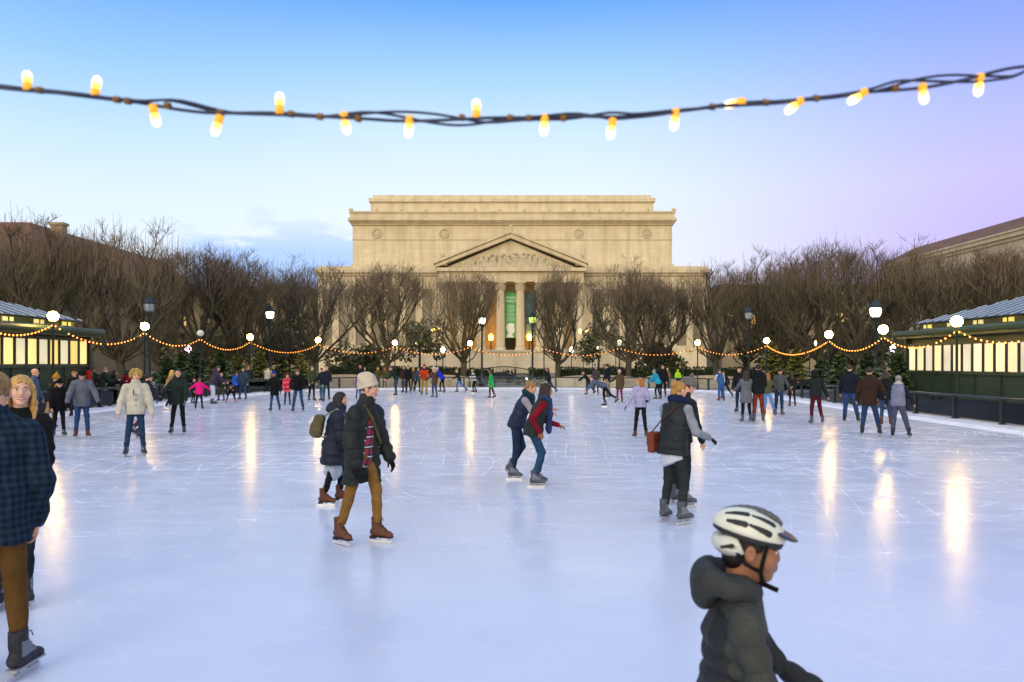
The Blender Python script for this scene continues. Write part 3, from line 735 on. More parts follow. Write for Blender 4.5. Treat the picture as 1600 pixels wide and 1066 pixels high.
tag(obj('ice', mb, ICE), kind='structure')
def ring(a, bq, za, zb, mb):
    k = len(a); vs = [(p.x, p.y, za) for p in a]+[(p.x, p.y, zb) for p in bq]
    mb.add(vs, [(i, (i+1) % k, (i+1) % k+k, i+k) for i in range(k)])
mb = MB(); i0, i1, i2 = offset(OUT, -.02), offset(OUT, .10), offset(OUT, .34)
ring(i0, i0, -.05, .085, mb); ring(i0, i1, .085, .10, mb); ring(i1, i2, .10, .10, mb); ring(i2, i2, .10, -.05, mb)
tag(obj('rink_kerb', mb, mat('frosted_kerb', (.66, .70, .77), .6, .12, 1.5, bmp=.3)), kind='structure')
# frost piled against the kerb
mb = MB(); ring(offset(OUT, -.75), offset(OUT, -.03), .004, .035, mb)
tag(obj('snow_edge', mb, mat('scraped_snow', (.70, .75, .86), .8, .10, 2.5, bmp=.6, bscale=9)), kind='structure')
mb = MB(); ring(offset(OUT, .35), offset(OUT, 4.6), .0, .0, mb)
m, nt, b = newmat('granite_paving'); v = coords(nt, (1, 1, 1)); br = N(nt, 'ShaderNodeTexBrick'); br.inputs['Scale'].default_value = 1.2; nt.links.new(v, br.inputs[0])
br.inputs['Color1'].default_value = (.26, .24, .22, 1); br.inputs['Color2'].default_value = (.32, .29, .26, 1); br.inputs['Mortar'].default_value = (.12, .11, .10, 1); br.inputs['Mortar Size'].default_value = .012
nt.links.new(mix(nt, .35, br.outputs[0], noise(nt, v, 3, 5), 'MULTIPLY'), b.inputs['Base Color']); b.inputs['Roughness'].default_value = .7
tag(obj('pavement', mb, m), kind='structure')
prof = [(-400, -.02), (61.5, -.02), (66.5, -.45), (98, -.45), (118, -.4), (150, -.2), (2600, -.2)]
mb = MB(); xs = [-2600, -200, -60, -20, 0, 20, 60, 200, 2600]
vs = [(x, y, z) for y, z in prof for x in xs]; k = len(xs)
mb.add(vs, [(j*k+i, j*k+i+1, (j+1)*k+i+1, (j+1)*k+i) for j in range(len(prof)-1) for i in range(k-1)])
m, nt, b = newmat('winter_ground'); v = coords(nt)
r_ = ramp(nt, noise(nt, v, .4, 6), [(.35, (.10, .095, .05)), (.65, (.19, .165, .10))]); nt.links.new(r_.outputs[0], b.inputs['Base Color']); b.inputs['Roughness'].default_value = .9
tag(obj('ground', mb, m), kind='structure')
mb = MB(); mb.add([(-300, 69, -.44), (300, 69, -.44), (300, 93, -.44), (-300, 93, -.44)], [(0, 1, 2, 3)])
tag(obj('road', mb, mat('asphalt', (.06, .06, .065), .8, .2, .8)), kind='structure')
mb = MB(); mb.add([(-300, 80.9, -.436), (300, 80.9, -.436), (300, 81.05, -.436), (-300, 81.05, -.436)], [(0, 1, 2, 3)])
tag(obj('road_marking', mb, mat('road_paint', (.7, .6, .2), .7)), kind='structure')
# ------------------------------------------------------------------ railing
DKG = mat('dark_green_metal', '#232b2c', .38, .15, 3, metal=.2); 
def seglen(pts): return [(pts[i+1]-pts[i]).length for i in range(len(pts)-1)]
rail = offset(OUT, .22)
i_s = min(range(len(rail)), key=lambda i: (rail[i]-Vector((14.4, 12, 0))).length); i_e = min(range(len(rail)), key=lambda i: (rail[i]-Vector((-16.2, 15, 0))).length)
path = rail[i_s:i_e+1]
def at_len(path, d):
    for i, L in enumerate(seglen(path)):
        if d <= L: return path[i].lerp(path[i+1], d/L), (path[i+1]-path[i]).normalized()
        d -= L
    return path[-1], (path[-1]-path[-2]).normalized()
tot = sum(seglen(path))
rt = thing('glass_railing', 'long dark green metal railing with glass panels curving round the rink', 'railing', (0, 30, .1))
mb = MB(); mb.tube([p+Vector((0, 0, .86)) for p in path], .045, 8); mb.tube([p+Vector((0, 0, .045)) for p in path], .022, 6)
obj('top_rail', mb, mat('rail_metal', '#2b3432', .3, .1, 3, metal=.4), rt, True, True)
m, nt, b = newmat('tinted_glass'); b.inputs['Base Color'].default_value = (.62, .74, .74, 1); b.inputs['Transmission Weight'].default_value = 0
gl = N(nt, 'ShaderNodeBsdfGlossy'); gl.inputs[0].default_value = (.9, .95, 1, 1); gl.inputs[1].default_value = .02
tr = N(nt, 'ShaderNodeBsdfTransparent'); tr.inputs[0].default_value = (.88, .93, .92, 1)
fr_ = N(nt, 'ShaderNodeFresnel'); fr_.inputs[0].default_value = 1.42; ms = N(nt, 'ShaderNodeMixShader')
nt.links.new(fr_.outputs[0], ms.inputs[0]); nt.links.new(tr.outputs[0], ms.inputs[1]); nt.links.new(gl.outputs[0], ms.inputs[2])
nt.links.new(ms.outputs[0], nt.nodes['Material Output'].inputs[0]); GLASS = m
npost = 44; step = tot/npost
for i in range(npost+1):
    p, t = at_len(path, i*step); a = math.atan2(t.y, t.x)
    mb = MB(); mb.cbox((p.x, p.y, .10+.37), (.055, .055, .37), a); mb.cbox((p.x, p.y, .112), (.07, .09, .012), a); obj('post', mb, DKG, rt, False, True)
    if i < npost:
        q, _ = at_len(path, (i+1)*step); d = (q-p).normalized(); a2 = math.atan2(d.y, d.x); c = (p+q)/2
        mb = MB(); mb.cbox((c.x, c.y, .46), ((q-p).length/2-.06, .006, .30), a2); obj('glass_panel', mb, GLASS, rt, False, True)
# ------------------------------------------------------------------ globe lamps and their strings of lights round the rink
GLOBE = emis('lit_globe', '#ffcc6c', 85); BULB = emis('lit_bulb', '#ff8e34', 5); DIM = mat('unlit_globe', (.55, .58, .52), .25, .05)
gl_ = MB(); gl_.lathe([(.005, -.176)]+[(.18*math.cos(t), .18*math.sin(t)) for t in np.linspace(-1.4, 1.4, 15)]+[(.005, .176)], 20)
GM = None
LAMPS = [(-70, 19.5, 490, 1), (83, 26, 493, 1), (226, 33, 509, 1), (313, 38, 520, 0), (391, 43.5, 526, 1), (497, 50.3, 531, 1), (617, 53.4, 535, 1), (734, 53.6, 536, 1), (850, 53.4, 538, 2), (968, 52.6, 537, 0),
         (1090, 50.3, 535, 1), (1198, 45.2, 532, 1), (1295, 34.0, 522, 1), (1380, 28.6, 514, 1), (1495, 23.4, 501, 1), (1680, 18.3, 480, 1)]
side_lab = ['white globe lamp on a post nearest the camera at the left edge', 'lit white globe lamp in front of the left pavilion corner', 'second lit globe lamp from the left, beside the bare tree behind the skaters', 'unlit glass globe lamp among fir trees on the left', 'lit globe lamp on the left in front of the dense bare tree', 'lit globe lamp left of the stone museum by a bare trunk', 'lit globe lamp in front of the wide bare tree left of the columns', 'lit globe lamp just left of the museum columns', 'thin lamp post without a lit globe right of the museum columns', 'unlit greenish globe lamp behind the bending skater',
 'lit globe lamp above the skater with the blond hair bun', 'lit globe lamp on the right above the row of skaters seen from behind', 'lit globe lamp above the hooded skater in maroon trousers', 'lit globe lamp just left of the right pavilion', 'largest lit globe lamp, in front of the right pavilion panels', 'lit globe lamp near the right edge by the pavilion']
tops = []
pole_m = mat('lamp_pole_paint', '#1f2a2a', .4, .1, 4, metal=.3)
globe_me = bpy.data.meshes.new('globe'); globe_me.from_pydata(gl_.v, [], gl_.f); globe_me.polygons.foreach_set('use_smooth', [True]*len(globe_me.polygons)); globe_me.materials.append(GLOBE)
globe_dim = globe_me.copy(); globe_dim.materials[0] = DIM
for (px, D, py, lit), lb in zip(LAMPS, side_lab):
    p = P(px, py, D); zt = p.z-.2
    if px == -70: zt = 3.45
    tops.append(Vector((p.x, p.y, zt-.12)))
    if px in (-70, 1680): pass
    t = thing('globe_lamp', lb, 'lamp', (p.x, p.y, 0), 0, 'globe lamps round the rink')
    mb = MB(); mb.lathe([(.13, 0), (.13, .06), (.10, .10), (.085, .45), (.055, .5), (.045, .56), (.04, zt-.25), (.055, zt-.22), (.06, zt-.16), (.045, zt-.12), (.05, zt-.03), (.075, zt)], 12); obj('pole', mb, pole_m, t, True)
    if lit != 2: link('globe', globe_me if lit else globe_dim, t, (0, 0, zt+.17))
    else:
        mb = MB(); mb.lathe([(.06, 0), (.05, .06), (.02, .1)], 10, (0, 0, zt)); obj('finial', mb, pole_m, t, True)
bm_ = MB(); bm_.lathe([(.005, -.040), (.019, -.029), (.025, -.007), (.020, .012), (.010, .023)], 8)
bulb_me = bpy.data.meshes.new('bulb'); bulb_me.from_pydata(bm_.v, [], bm_.f); bulb_me.polygons.foreach_set('use_smooth', [True]*len(bm_.f)); bulb_me.materials.append(BULB)
WIRE = mat('light_cord', '#16201a', .6)
span_lab = ['from the frame edge to the lamp by the left pavilion', 'between the left pavilion lamp and the next globe lamp', 'above the blond skater in the cream jacket', 'between the unlit globe and the lit globe on the left', 'over the fir trees left of the museum', 'left of the museum above the man in the cream beanie', 'in front of the wide bare tree left of the columns', 'below the museum columns and green banner', 'right of the museum columns by the narrow tree', 'above the bending skater in grey',
 'above the skater with lavender top', 'above the grey coat and rust trousers skaters', 'above the hooded skater in maroon trousers', 'left of the right pavilion above the fir trees', 'across the near end of the right pavilion']
span_lab = span_lab[:9]+['between the narrow tree and the globe lamp right of centre']+span_lab[10:]
span_lab = span_lab[:15]
for i in range(len(tops)-1):
    a, b_ = tops[i], tops[i+1]; L = (b_-a).length; sag = .095*min(L, 6)+(.05 if L > 6 else 0)
    if i == 0: sag = .5
    mid = (a+b_)/2
    t = thing('string_lights', 'string of warm bulbs '+span_lab[i], 'string lights', mid, 0, 'strings of warm bulbs between the globe lamps')
    def cat_(u, a=a, b_=b_, sag=sag): q = a.lerp(b_, u); q.z -= 4*sag*u*(1-u); return q
    mb = MB(); mb.tube([cat_(k/24) for k in range(25)], .011, 5); obj('cord', mb, WIRE, t, True, True)
    n = int(L/.27)
    for k in range(n):
        u = (k+.5)/n
        if random.random() < .03: continue
        q = cat_(u)-mid; link('bulb', bulb_me, t, (q.x, q.y, q.z-.015), (random.uniform(-.5, .5), random.uniform(-.5, .5), 0), 1.0)
# the near string across the top of the picture
DN = 1.5; wire_pts = [(-60, 128), (0, 136), (60, 141), (130, 148), (190, 157), (250, 164), (340, 176), (440, 177), (530, 185), (620, 187), (700, 184), (760, 184), (850, 185), (940, 184), (1000, 181), (1070, 172), (1150, 163), (1240, 158), (1330, 147), (1400, 138), (1450, 133), (1520, 121), (1560, 112), (1600, 106), (1670, 92)]
t = thing('string_lights', 'close dark twisted cord of large glowing amber bulbs across the sky', 'string lights', P(800, 180, DN))
for j, (dz, fq, ph, rr_) in enumerate(((0, 7, 0, .0037), (.006, 9, 2, .003), (-.006, 8, 4, .003))):
    mb = MB(); pts = []
    for i in range(len(wire_pts)-1):
        (x0, y0), (x1, y1) = wire_pts[i], wire_pts[i+1]
        for k in range(5):
            u = k/5; x = x0+(x1-x0)*u; y = y0+(y1-y0)*u
            loose = 1.0 if (240 < x < 345 or 545 < x < 790 or 870 < x < 970 or 1380 < x < 1600) else .22
            q = P(x, y, DN+.006*math.sin(x/40*1.3+ph)); q.z += (.017*loose)*math.sin(x/(47 if j == 1 else 61)+ph)*(1 if j else .3); pts.append(q)
    # keep the cord smooth
    for _ in range(3): pts = [pts[0]]+[(pts[i-1]+pts[i]*2+pts[i+1])/4 for i in range(1, len(pts)-1)]+[pts[-1]]
    mb.tube(pts, rr_, 8); obj('cord', mb, mat('near_cord', '#2a3046', .55), t, True, True)
SOCK = emis('bulb_socket_glow', '#e09a1c', .6)  # weak emission on the sockets stands in for light from the bulbs
NB = [(43, 138, 0, -8), (148, 148, 0, 8), (239, 168, 180, -8), (343, 184, 180, 18), (437, 174, 0, 0), (537, 180, 205, -35), (640, 186, 180, 4), (744, 182, 0, 0), (851, 184, 180, 3), (957, 190, 180, 10), (1056, 175, 180, 8), (1160, 159, -78, -20), (1250, 158, 250, -20), (1350, 144, 245, -10), (1441, 136, 180, 0), (1531, 120, 180, 0)]
m, nt, b = newmat('amber_bulb'); v = coords(nt); s = N(nt, 'ShaderNodeSeparateXYZ'); nt.links.new(v, s.inputs[0])
er = ramp(nt, math_(nt, 'MULTIPLY', s.outputs[2], 1/.05), [(.15, lin('#ff9a10')), (.5, lin('#ffc860')), (.75, lin('#ffeec0'))]); nt.links.new(er.outputs[0], b.inputs['Emission Color'])
es = N(nt, 'ShaderNodeMapRange'); nt.links.new(s.outputs[2], es.inputs[0]); es.inputs[1].default_value = .005; es.inputs[2].default_value = .03; es.inputs[3].default_value = 1.3; es.inputs[4].default_value = 2.5
nt.links.new(es.outputs[0], b.inputs['Emission Strength']); b.inputs['Base Color'].default_value = (.8, .4, .1, 1)
AMB = m
for k, (x, y, rot, tilt) in enumerate(NB):
    p = P(x, y, DN)-t.location; a = R(rot+tilt)
    mb = MB(); mb.lathe([(.007, -.007), (.0098, -.005), (.0098, .010), (.0085, .013)], 12)
    so_ = obj('socket', mb, SOCK, t, True); so_.location = p; so_.rotation_euler = (R(random.uniform(-14, 14)), a, 0)
    mb = MB(); mb.lathe([(.0075, .0121), (.0090, .017), (.0098, .026), (.0095, .034), (.0070, .041), (.001, .0445)], 14)
    o = obj('bulb', mb, AMB, t, True); o.location = p; o.rotation_euler = so_.rotation_euler; o.scale = so_.scale = (.9, .9, .9)
for x in (62, 183, 200, 262, 345, 455, 500, 560, 722, 797, 826, 880, 1113, 1196, 1275, 1398):
    y = np.interp(x, [q[0] for q in wire_pts], [q[1] for q in wire_pts]); p = P(x, y, DN)
    mb = MB(); mb.tube([p+Vector((-.006, 0, .001)), p+Vector((.006, 0, -.001))], .0075, 8); obj('clip', mb, mat('bulb_clip', '#7a5216', .5), t, True, True)
# ------------------------------------------------------------------ tall park lanterns
LANT = emis('lantern_glass_lit', '#fff6d2', 4.5); LANTG = emis('lantern_glass_green', '#b8e070', 1.4); LANTD = mat('lantern_glass_dark', (.22, .28, .32), .2, .1)
for px, D, py, g, lb in ((233, 40, 479, LANTD, 'tall dark park lantern, unlit, at the left among bare trees'), (422, 52, 491, LANT, 'tall park lantern with lit glass left of the museum'), (753, 58, 500, LANT, 'tall park lantern with white lit glass left of the museum columns'),
                     (832, 58, 499, LANTG, 'tall park lantern with greenish glass right of the green banner'), (1170, 50, 492, LANTD, 'tall park lantern with unlit glass right of the museum'), (1368, 38, 486, LANT, 'tall lit park lantern left of the right pavilion roof')):
    p = P(px, py, D); z = p.z; s_ = D/50*.95 if D > 45 else .8
    t = thing('park_lantern', lb, 'street lamp', (p.x, p.y, 0), 0, 'tall park lanterns')
    mb = MB(); mb.lathe([(.26, 0), (.26, .35), (.2, .42), (.17, .95), (.10, 1.05), (.085, 1.15), (.075, z-.75), (.11, z-.7), (.08, z-.6), (.14, z-.5), (.20, z-.36), (.2, z-.33)], 12); obj('pole', mb, mat('lantern_iron', '#27323a', .45, .1, 4, metal=.4), t, True)
    mb = MB(); mb.lathe([(.17, z-.329), (.25, z-.2), (.29, z), (.29, z+.12), (.26, z+.16)], 14); obj('glass', mb, g, t, True)
    mb = MB(); mb.lathe([(.36, z+.161), (.37, z+.21), (.30, z+.30), (.13, z+.52), (.05, z+.58), (.06, z+.63), (.01, z+.72)], 14); obj('hood', mb, mat('lantern_iron', '#27323a', .45, .1, 4, metal=.4), t, True)
    mb = MB()
    for k in range(6):
        a = k*math.pi/3; mb.tube([(.18*math.cos(a), .18*math.sin(a), z-.33), (.30*math.cos(a), .30*math.sin(a), z), (.29*math.cos(a), .29*math.sin(a), z+.18)], .012, 5)
    obj('cage', mb, mat('lantern_iron', '#27323a', .45, .1, 4, metal=.4), t)
def small_lamp(px, D, py, lb, col='#ffe2a0', st=7, two=False):
    p = P(px, py, D); t = thing('street_lamp', lb, 'street lamp', (p.x, p.y, -.7), 0, 'street lamps beyond the rink')
    z = p.z+.7; mb = MB(); mb.lathe([(.16, 0), (.14, .5), (.06, .6), (.05, z-.3)], 10)
    if two: mb.tube([(-.5, 0, z-.3), (0, 0, z-.35), (.5, 0, z-.3)], .035, 6)
    obj('pole', mb, mat('lantern_iron', '#27323a', .45, .1, 4, metal=.4), t, True)
    for x in ((-.5, .5) if two else (0,)):
        mb = MB(); mb.lathe([(.12, -.29), (.24, -.02), (.24, .12), (.06, .32), (.01, .36)], 10, (x, 0, z)); obj('lamp_head', mb, emis('small_lamp_glass', col, st), t, True)
small_lamp(692, 76, 547, 'small lit lantern post left of the museum steps', '#fff0dc'); small_lamp(893, 76, 547, 'small lit lantern post right of the museum steps', '#fff0dc')
small_lamp(657, 84, 536, 'pair of warm street lamp heads left of the steps, low behind the bulbs', '#fff0a0', two=True); small_lamp(682, 100, 516, 'amber twin street lamp high beside the evergreen left of the columns', '#ffc050', two=True)
small_lamp(912, 100, 518, 'amber twin street lamp high beside the evergreen right of the columns', '#ffc050', two=True); small_lamp(926, 84, 544, 'small warm twin lamp low under the tree right of the steps', '#fff0c0', two=True)
small_lamp(962, 86, 535, 'bright twin street lamp heads behind the unlit globe', '#fff0a0', two=True); small_lamp(440, 80, 541, 'twin lamp heads low between the left lit globes', '#ffe8e8', two=True); small_lamp(294, 60, 546, 'small pinkish lamp low behind the green jacket skater', '#ffd8f0'); small_lamp(1265, 72, 537, 'twin white lamp heads behind the trees on the right', '#fff0f0', two=True)
small_lamp(1395, 60, 545, 'small lilac lamp at the corner of the right pavilion', '#efe0ff')
# ------------------------------------------------------------------ stone museum
def stone(name, c1, c2, bw=2.6, bh=1.0):
    m, nt, b = newmat(name); v = coords(nt); s = N(nt, 'ShaderNodeSeparateXYZ'); nt.links.new(v, s.inputs[0])
    cb = N(nt, 'ShaderNodeCombineXYZ'); nt.links.new(math_(nt, 'ADD', s.outputs[0], s.outputs[1]), cb.inputs[0]); nt.links.new(s.outputs[2], cb.inputs[1])
    br = N(nt, 'ShaderNodeTexBrick'); br.inputs['Scale'].default_value = 1; br.inputs['Brick Width'].default_value = bw; br.inputs['Row Height'].default_value = bh; br.inputs['Mortar Size'].default_value = .02
    br.inputs['Color1'].default_value = (*c1, 1); br.inputs['Color2'].default_value = (*c2, 1); br.inputs['Mortar'].default_value = tuple(x*.75 for x in c1)+(1,); br.inputs['Bias'].default_value = -.2
    nt.links.new(cb.outputs[0], br.inputs[0])
    mp = N(nt, 'ShaderNodeMapping'); mp.inputs['Scale'].default_value = (.5, .5, .06); nt.links.new(v, mp.inputs[0])
    st = ramp(nt, noise(nt, mp.outputs[0], 1.2, 6), [(.3, (.72, .70, .66)), (.6, (1, 1, 1))])
    nt.links.new(mix(nt, .8, br.outputs[0], st.outputs[0], 'MULTIPLY'), b.inputs['Base Color']); b.inputs['Roughness'].default_value = .85; b.inputs['Specular IOR Level'].default_value = .2
    return m
ST = stone('limestone', (.66, .57, .385), (.72, .63, .44)); ST2 = stone('limestone_trim', (.63, .54, .365), (.66, .57, .39), 4, 3)
def zz(y, D): return CAMZ+(HY-y)/FPX*D
mus = thing('museum', 'large tan stone museum with columned portico and carved pediment', 'museum', (0, 165, 0))
W_ = dict(parent=mus, world=True)
YB, YP, YW = 173., 160., 168.
mb = MB(); mb.box(XD(551, YB), XD(1050, YB), YB, YB+60, -.3, zz(346, YB)); obj('main_block', mb, ST, **W_)
mb = MB(); YA = YB+4; mb.box(XD(579, YA), XD(1021, YA), YA, YB+50, zz(346, YB)+.01, zz(316, YA)); mb.box(XD(576.5, YA), XD(1023.5, YA), YA-.6, YB+50.5, zz(316, YA)+.01, zz(310, YA)); mb.box(XD(583, YA), XD(1017, YA), YA, YB+50, zz(310, YA)+.01, zz(305, YA)); obj('attic', mb, ST, **W_)
mb = MB()
for x, y0, y1, pr in ((548.5, 352, 349, .5), (547, 349, 346.5, 1.0), (545.5, 346.5, 342, 1.6), (548, 342, 334, .9), (546.8, 334, 331.5, 1.2)):
    e = (551-x)*YB/FPX; mb.box(XD(x, YB), XD(1601-x, YB), YB-pr, YB+60+e, zz(y0, YB)+.004, zz(y1, YB))
for k in range(14):
    x = XD(551+k*(499/13), YB); mb.lathe([(.32, 0), (.4, .3), (.2, .75), (.05, .8)], 8, (x, YB-1, zz(331.5, YB)))
for x in (548.5, 1052.5): mb.lathe([(.35, 0), (.45, .4), (.2, .85), (.03, .95)], 8, (XD(x, YB), YB-.8, zz(331.5, YB)))
obj('cornice', mb, ST2, **W_)
mb = MB(); mb.box(XD(550.4, YB), XD(1050.6, YB), YB-.18, YB-.002, zz(375, YB), zz(373.4, YB)); mb.box(XD(549, YB), XD(1052, YB), YB-.6, YB-.003, zz(420, YB), zz(413, YB)); obj('string_course', mb, ST2, **W_)
for x in (589, 694, 904, 1011):
    mb = MB(); cx, cz = XD(x, YB), zz(365.5, YB); r = 1.05
    mb.tube([(cx+r*math.cos(t), YB-.05, cz+r*math.sin(t)) for t in np.linspace(0, 2*math.pi, 25)[:-1]], .17, 6, closed=True)
    F = SF(.08); F.ell((cx, YB, cz), (.45, .16, .55), k=.1)
    for k in range(7): a = k*.9; F.ell((cx+.6*math.cos(a), YB, cz+.6*math.sin(a)), (.22, .14, .2), k=.1)
    v, f = F.mesh(.09); o_ = len(mb.v); mb.add(v, [tuple(q) for q in f]); obj('medallion', mb, mat('carved_stone', (.50, .43, .29), .9, .2, 1.2), smooth=True, **W_)
# lower wings
mb = MB(); mb.box(XD(497, YW), XD(1104, YW), YW, YB-.01, -.3, zz(431, YW)); obj('lower_wing', mb, ST, **W_)
mb = MB()
for x, y0, y1, pr in ((495, 431, 427, .5), (493, 427, 421, 1.1), (496, 421, 416.5, .5)): mb.box(XD(x, YW), XD(1601-x, YW), YW-pr, YB-.62, zz(y0, YW)+.004, zz(y1, YW))
obj('wing_cornice', mb, ST2, **W_)
for x in list(range(512, 670, 26))+list(range(934, 1100, 26)):
    mb = MB(); xx = XD(x, YW); mb.box(xx-1.25, xx+1.25, YW-.06, YW-.004, zz(540, YW), zz(452, YW)); obj('window', mb, mat('bronze_window', (.20, .165, .11), .4, .2, .6), **W_)
    mb = MB(); xx = XD(x+13, YW); mb.box(xx-.8, xx+.8, YW-.5, YW-.003, zz(548, YW), zz(433, YW)); obj('pilaster', mb, ST2, **W_)
# portico
zb, zc, ze = zz(547.5, YP), zz(440, YP), zz(420, YP)
mb = MB(); mb.box(XD(640, YP), XD(960, YP), YP-4, YW-.01, -.3, zb-.4); mb.box(XD(638, YP), XD(962, YP), YP-4.3, YW-.01, zb-.396, zb); obj('podium', mb, stone('podium_stone', (.52, .46, .34), (.57, .51, .39), 2.2, .8), **W_)
for k in range(8):
    cx = XD(689+31*k, YP); h = zc-zb; mb = MB(); n = 32
    pr = [(1.28, 0), (1.28, .35), (1.2, .4), (1.22, .7), (1.05, .8)]+[(1.02-.14*t, .85+t*(h-2.75)) for t in (0, .3, .6, 1)]
    vs = []; fs = []
    mb.lathe(pr[:5], 20, (cx, YP+1.3, zb))
    for r, z in pr[5:]:
        for j in range(n): a = 2*math.pi*j/n; q = r*(1 if j % 2 else .93); vs.append((cx+q*math.cos(a), YP+1.3+q*math.sin(a), zb+z))
    for i in range(3):
        for j in range(n): fs.append((i*n+j, i*n+(j+1) % n, (i+1)*n+(j+1) % n, (i+1)*n+j))
    mb.add(vs, fs)
    col_ = obj('column', mb, ST2, **W_)
    mb = MB(); mb.lathe([(.9, h-1.9), (1.0, h-1.85), (.95, h-1.7), (1.05, h-1.2), (.98, h-1.15), (1.12, h-.7), (1.3, h-.3)], 16, (cx, YP+1.3, zb)); mb.box(cx-1.3, cx+1.3, YP, YP+2.6, zb+h-.3, zb+h-.01)
    for j in range(12):
        a = j*math.pi/6
        for zq, rq in ((h-1.35, 1.08), (h-.85, 1.2)): mb.tube([(cx+.95*math.cos(a), YP+1.3+.95*math.sin(a), zb+zq-.5), (cx+rq*math.cos(a), YP+1.3+rq*math.sin(a), zb+zq), (cx+(rq+.12)*math.cos(a), YP+1.3+(rq+.12)*math.sin(a), zb+zq-.12)], [.16, .14, .05], 5)
    o = obj('capital', mb, mat('carved_stone', (.50, .43, .29), .9, .2, 1.2), None); o.parent = col_
    for vv in o.data.vertices: vv.co -= Vector(mus.location)
mb = MB(); xl, xr = XD(686, YP), XD(912, YP)
mb.box(xl, xr, YP+.1, YW, zc, zc+1.2); mb.box(xl, xr, YP+.25, YW-.01, zc+1.204, ze-.6); mb.box(xl-.5, xr+.5, YP-.6, YW-.02, ze-.596, ze+.2); obj('entablature', mb, ST2, **W_)
mb = MB(); pa = (XD(798, YP), zz(371, YP)); bl, br_ = XD(683, YP), XD(914, YP)
mb.prism([(bl+1.5, ze+.204), (br_-1.5, ze+.204), (pa[0], pa[1]-.5)], YP+.9, YP+7); obj('tympanum', mb, ST, **W_)
for sx in (bl-.4, br_+.4):
    mb = MB(); s_ = 1 if sx < pa[0] else -1
    mb.prism([(sx, ze+.21), (sx, ze+.95), (pa[0]-s_*.005, pa[1]+.9), (pa[0]-s_*.005, pa[1]-.2)], YP-.5, YP+8); mb.prism([(sx-s_*.4, ze+.96), (sx-s_*.4, ze+1.45), (pa[0]-s_*.005, pa[1]+1.4), (pa[0]-s_*.005, pa[1]+.91)], YP-.9, YP+8.2)
    obj('raking_cornice', mb, ST2, **W_)
F = SF(.12); rr0 = random.Random(5)
for k in range(46):
    u = -1+2*(k+.5)/46; x = pa[0]+u*(br_-bl)/2*.84; hmax = (1-abs(u))*(pa[1]-ze-1.4)*.92+.3; hh = min(hmax, 3.9)*rr0.uniform(.7, 1)
    z0 = ze+.3
    if hh < 1.4: F.ell((x, YP+.9, z0+hh*.45), (.55, .4, hh*.5)); continue
    F.cap((x, YP+.55, z0), (x+rr0.uniform(-.3, .3), YP+.45, z0+hh*.62), .42, .34); F.ell((x+rr0.uniform(-.15, .15), YP+.4, z0+hh*.83), (.27, .27, .33), k=.06)
    F.cap((x, YP+.3, z0+hh*.62), (x+rr0.uniform(-.8, .8), YP+.1, z0+hh*rr0.uniform(.35, .75)), .17, .12)
v, f = F.mesh(.14); link('carved_relief', mesh_np('carved_relief', v-np.array(mus.location), f, [mat('carved_stone', (.50, .43, .29), .9, .2, 1.2)]), mus)
for px, py, sc_ in ((798, 369.5, 1.25), (690, 414, 1.25), (908, 414, 1.25)):
    F = SF(.15); c = P(px, py, YP); F.box((c.x, c.y+.6, c.z+.2), (1.0*sc_, .6, .35)); F.ell((c.x, c.y+.6, c.z+.9*sc_), (.62*sc_, .4, .8*sc_)); F.ell((c.x+(.25 if px != 798 else 0), c.y+.5, c.z+1.75*sc_), (.42*sc_, .3, .45*sc_))
    if px == 798: F.ell((c.x-.7, c.y+.6, c.z+.6), (.5, .3, .5)); F.ell((c.x+.7, c.y+.6, c.z+.6), (.5, .3, .5))
    v, f = F.mesh(.14); link('acroterion', mesh_np('acroterion', v-np.array(mus.location), f, [mat('carved_stone', (.50, .43, .29), .9, .2, 1.2)]), mus)
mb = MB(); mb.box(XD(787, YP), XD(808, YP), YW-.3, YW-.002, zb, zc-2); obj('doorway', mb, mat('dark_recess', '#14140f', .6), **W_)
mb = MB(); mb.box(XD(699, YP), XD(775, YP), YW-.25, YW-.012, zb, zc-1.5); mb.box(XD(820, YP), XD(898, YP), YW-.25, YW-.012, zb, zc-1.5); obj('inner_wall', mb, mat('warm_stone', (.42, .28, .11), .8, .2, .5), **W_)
for px in (767, 827):
    p = P(px, 528, YP+3); mb = MB(); mb.lathe([(.3, -3.2), (.15, -2.9), (.1, -.8), (.45, -.6)], 8, p); l = obj('door_lantern', mb, mat('lantern_iron', '#27323a', .45, .1, 4, metal=.4), **W_)
    mb = MB(); mb.lathe([(.4, -.59), (.62, .3), (.2, .9)], 8, p); o = obj('lantern_glass', mb, emis('door_lantern_glass', '#ffb030', 22)); o.parent = l
    for vv in o.data.vertices: vv.co -= Vector(mus.location)
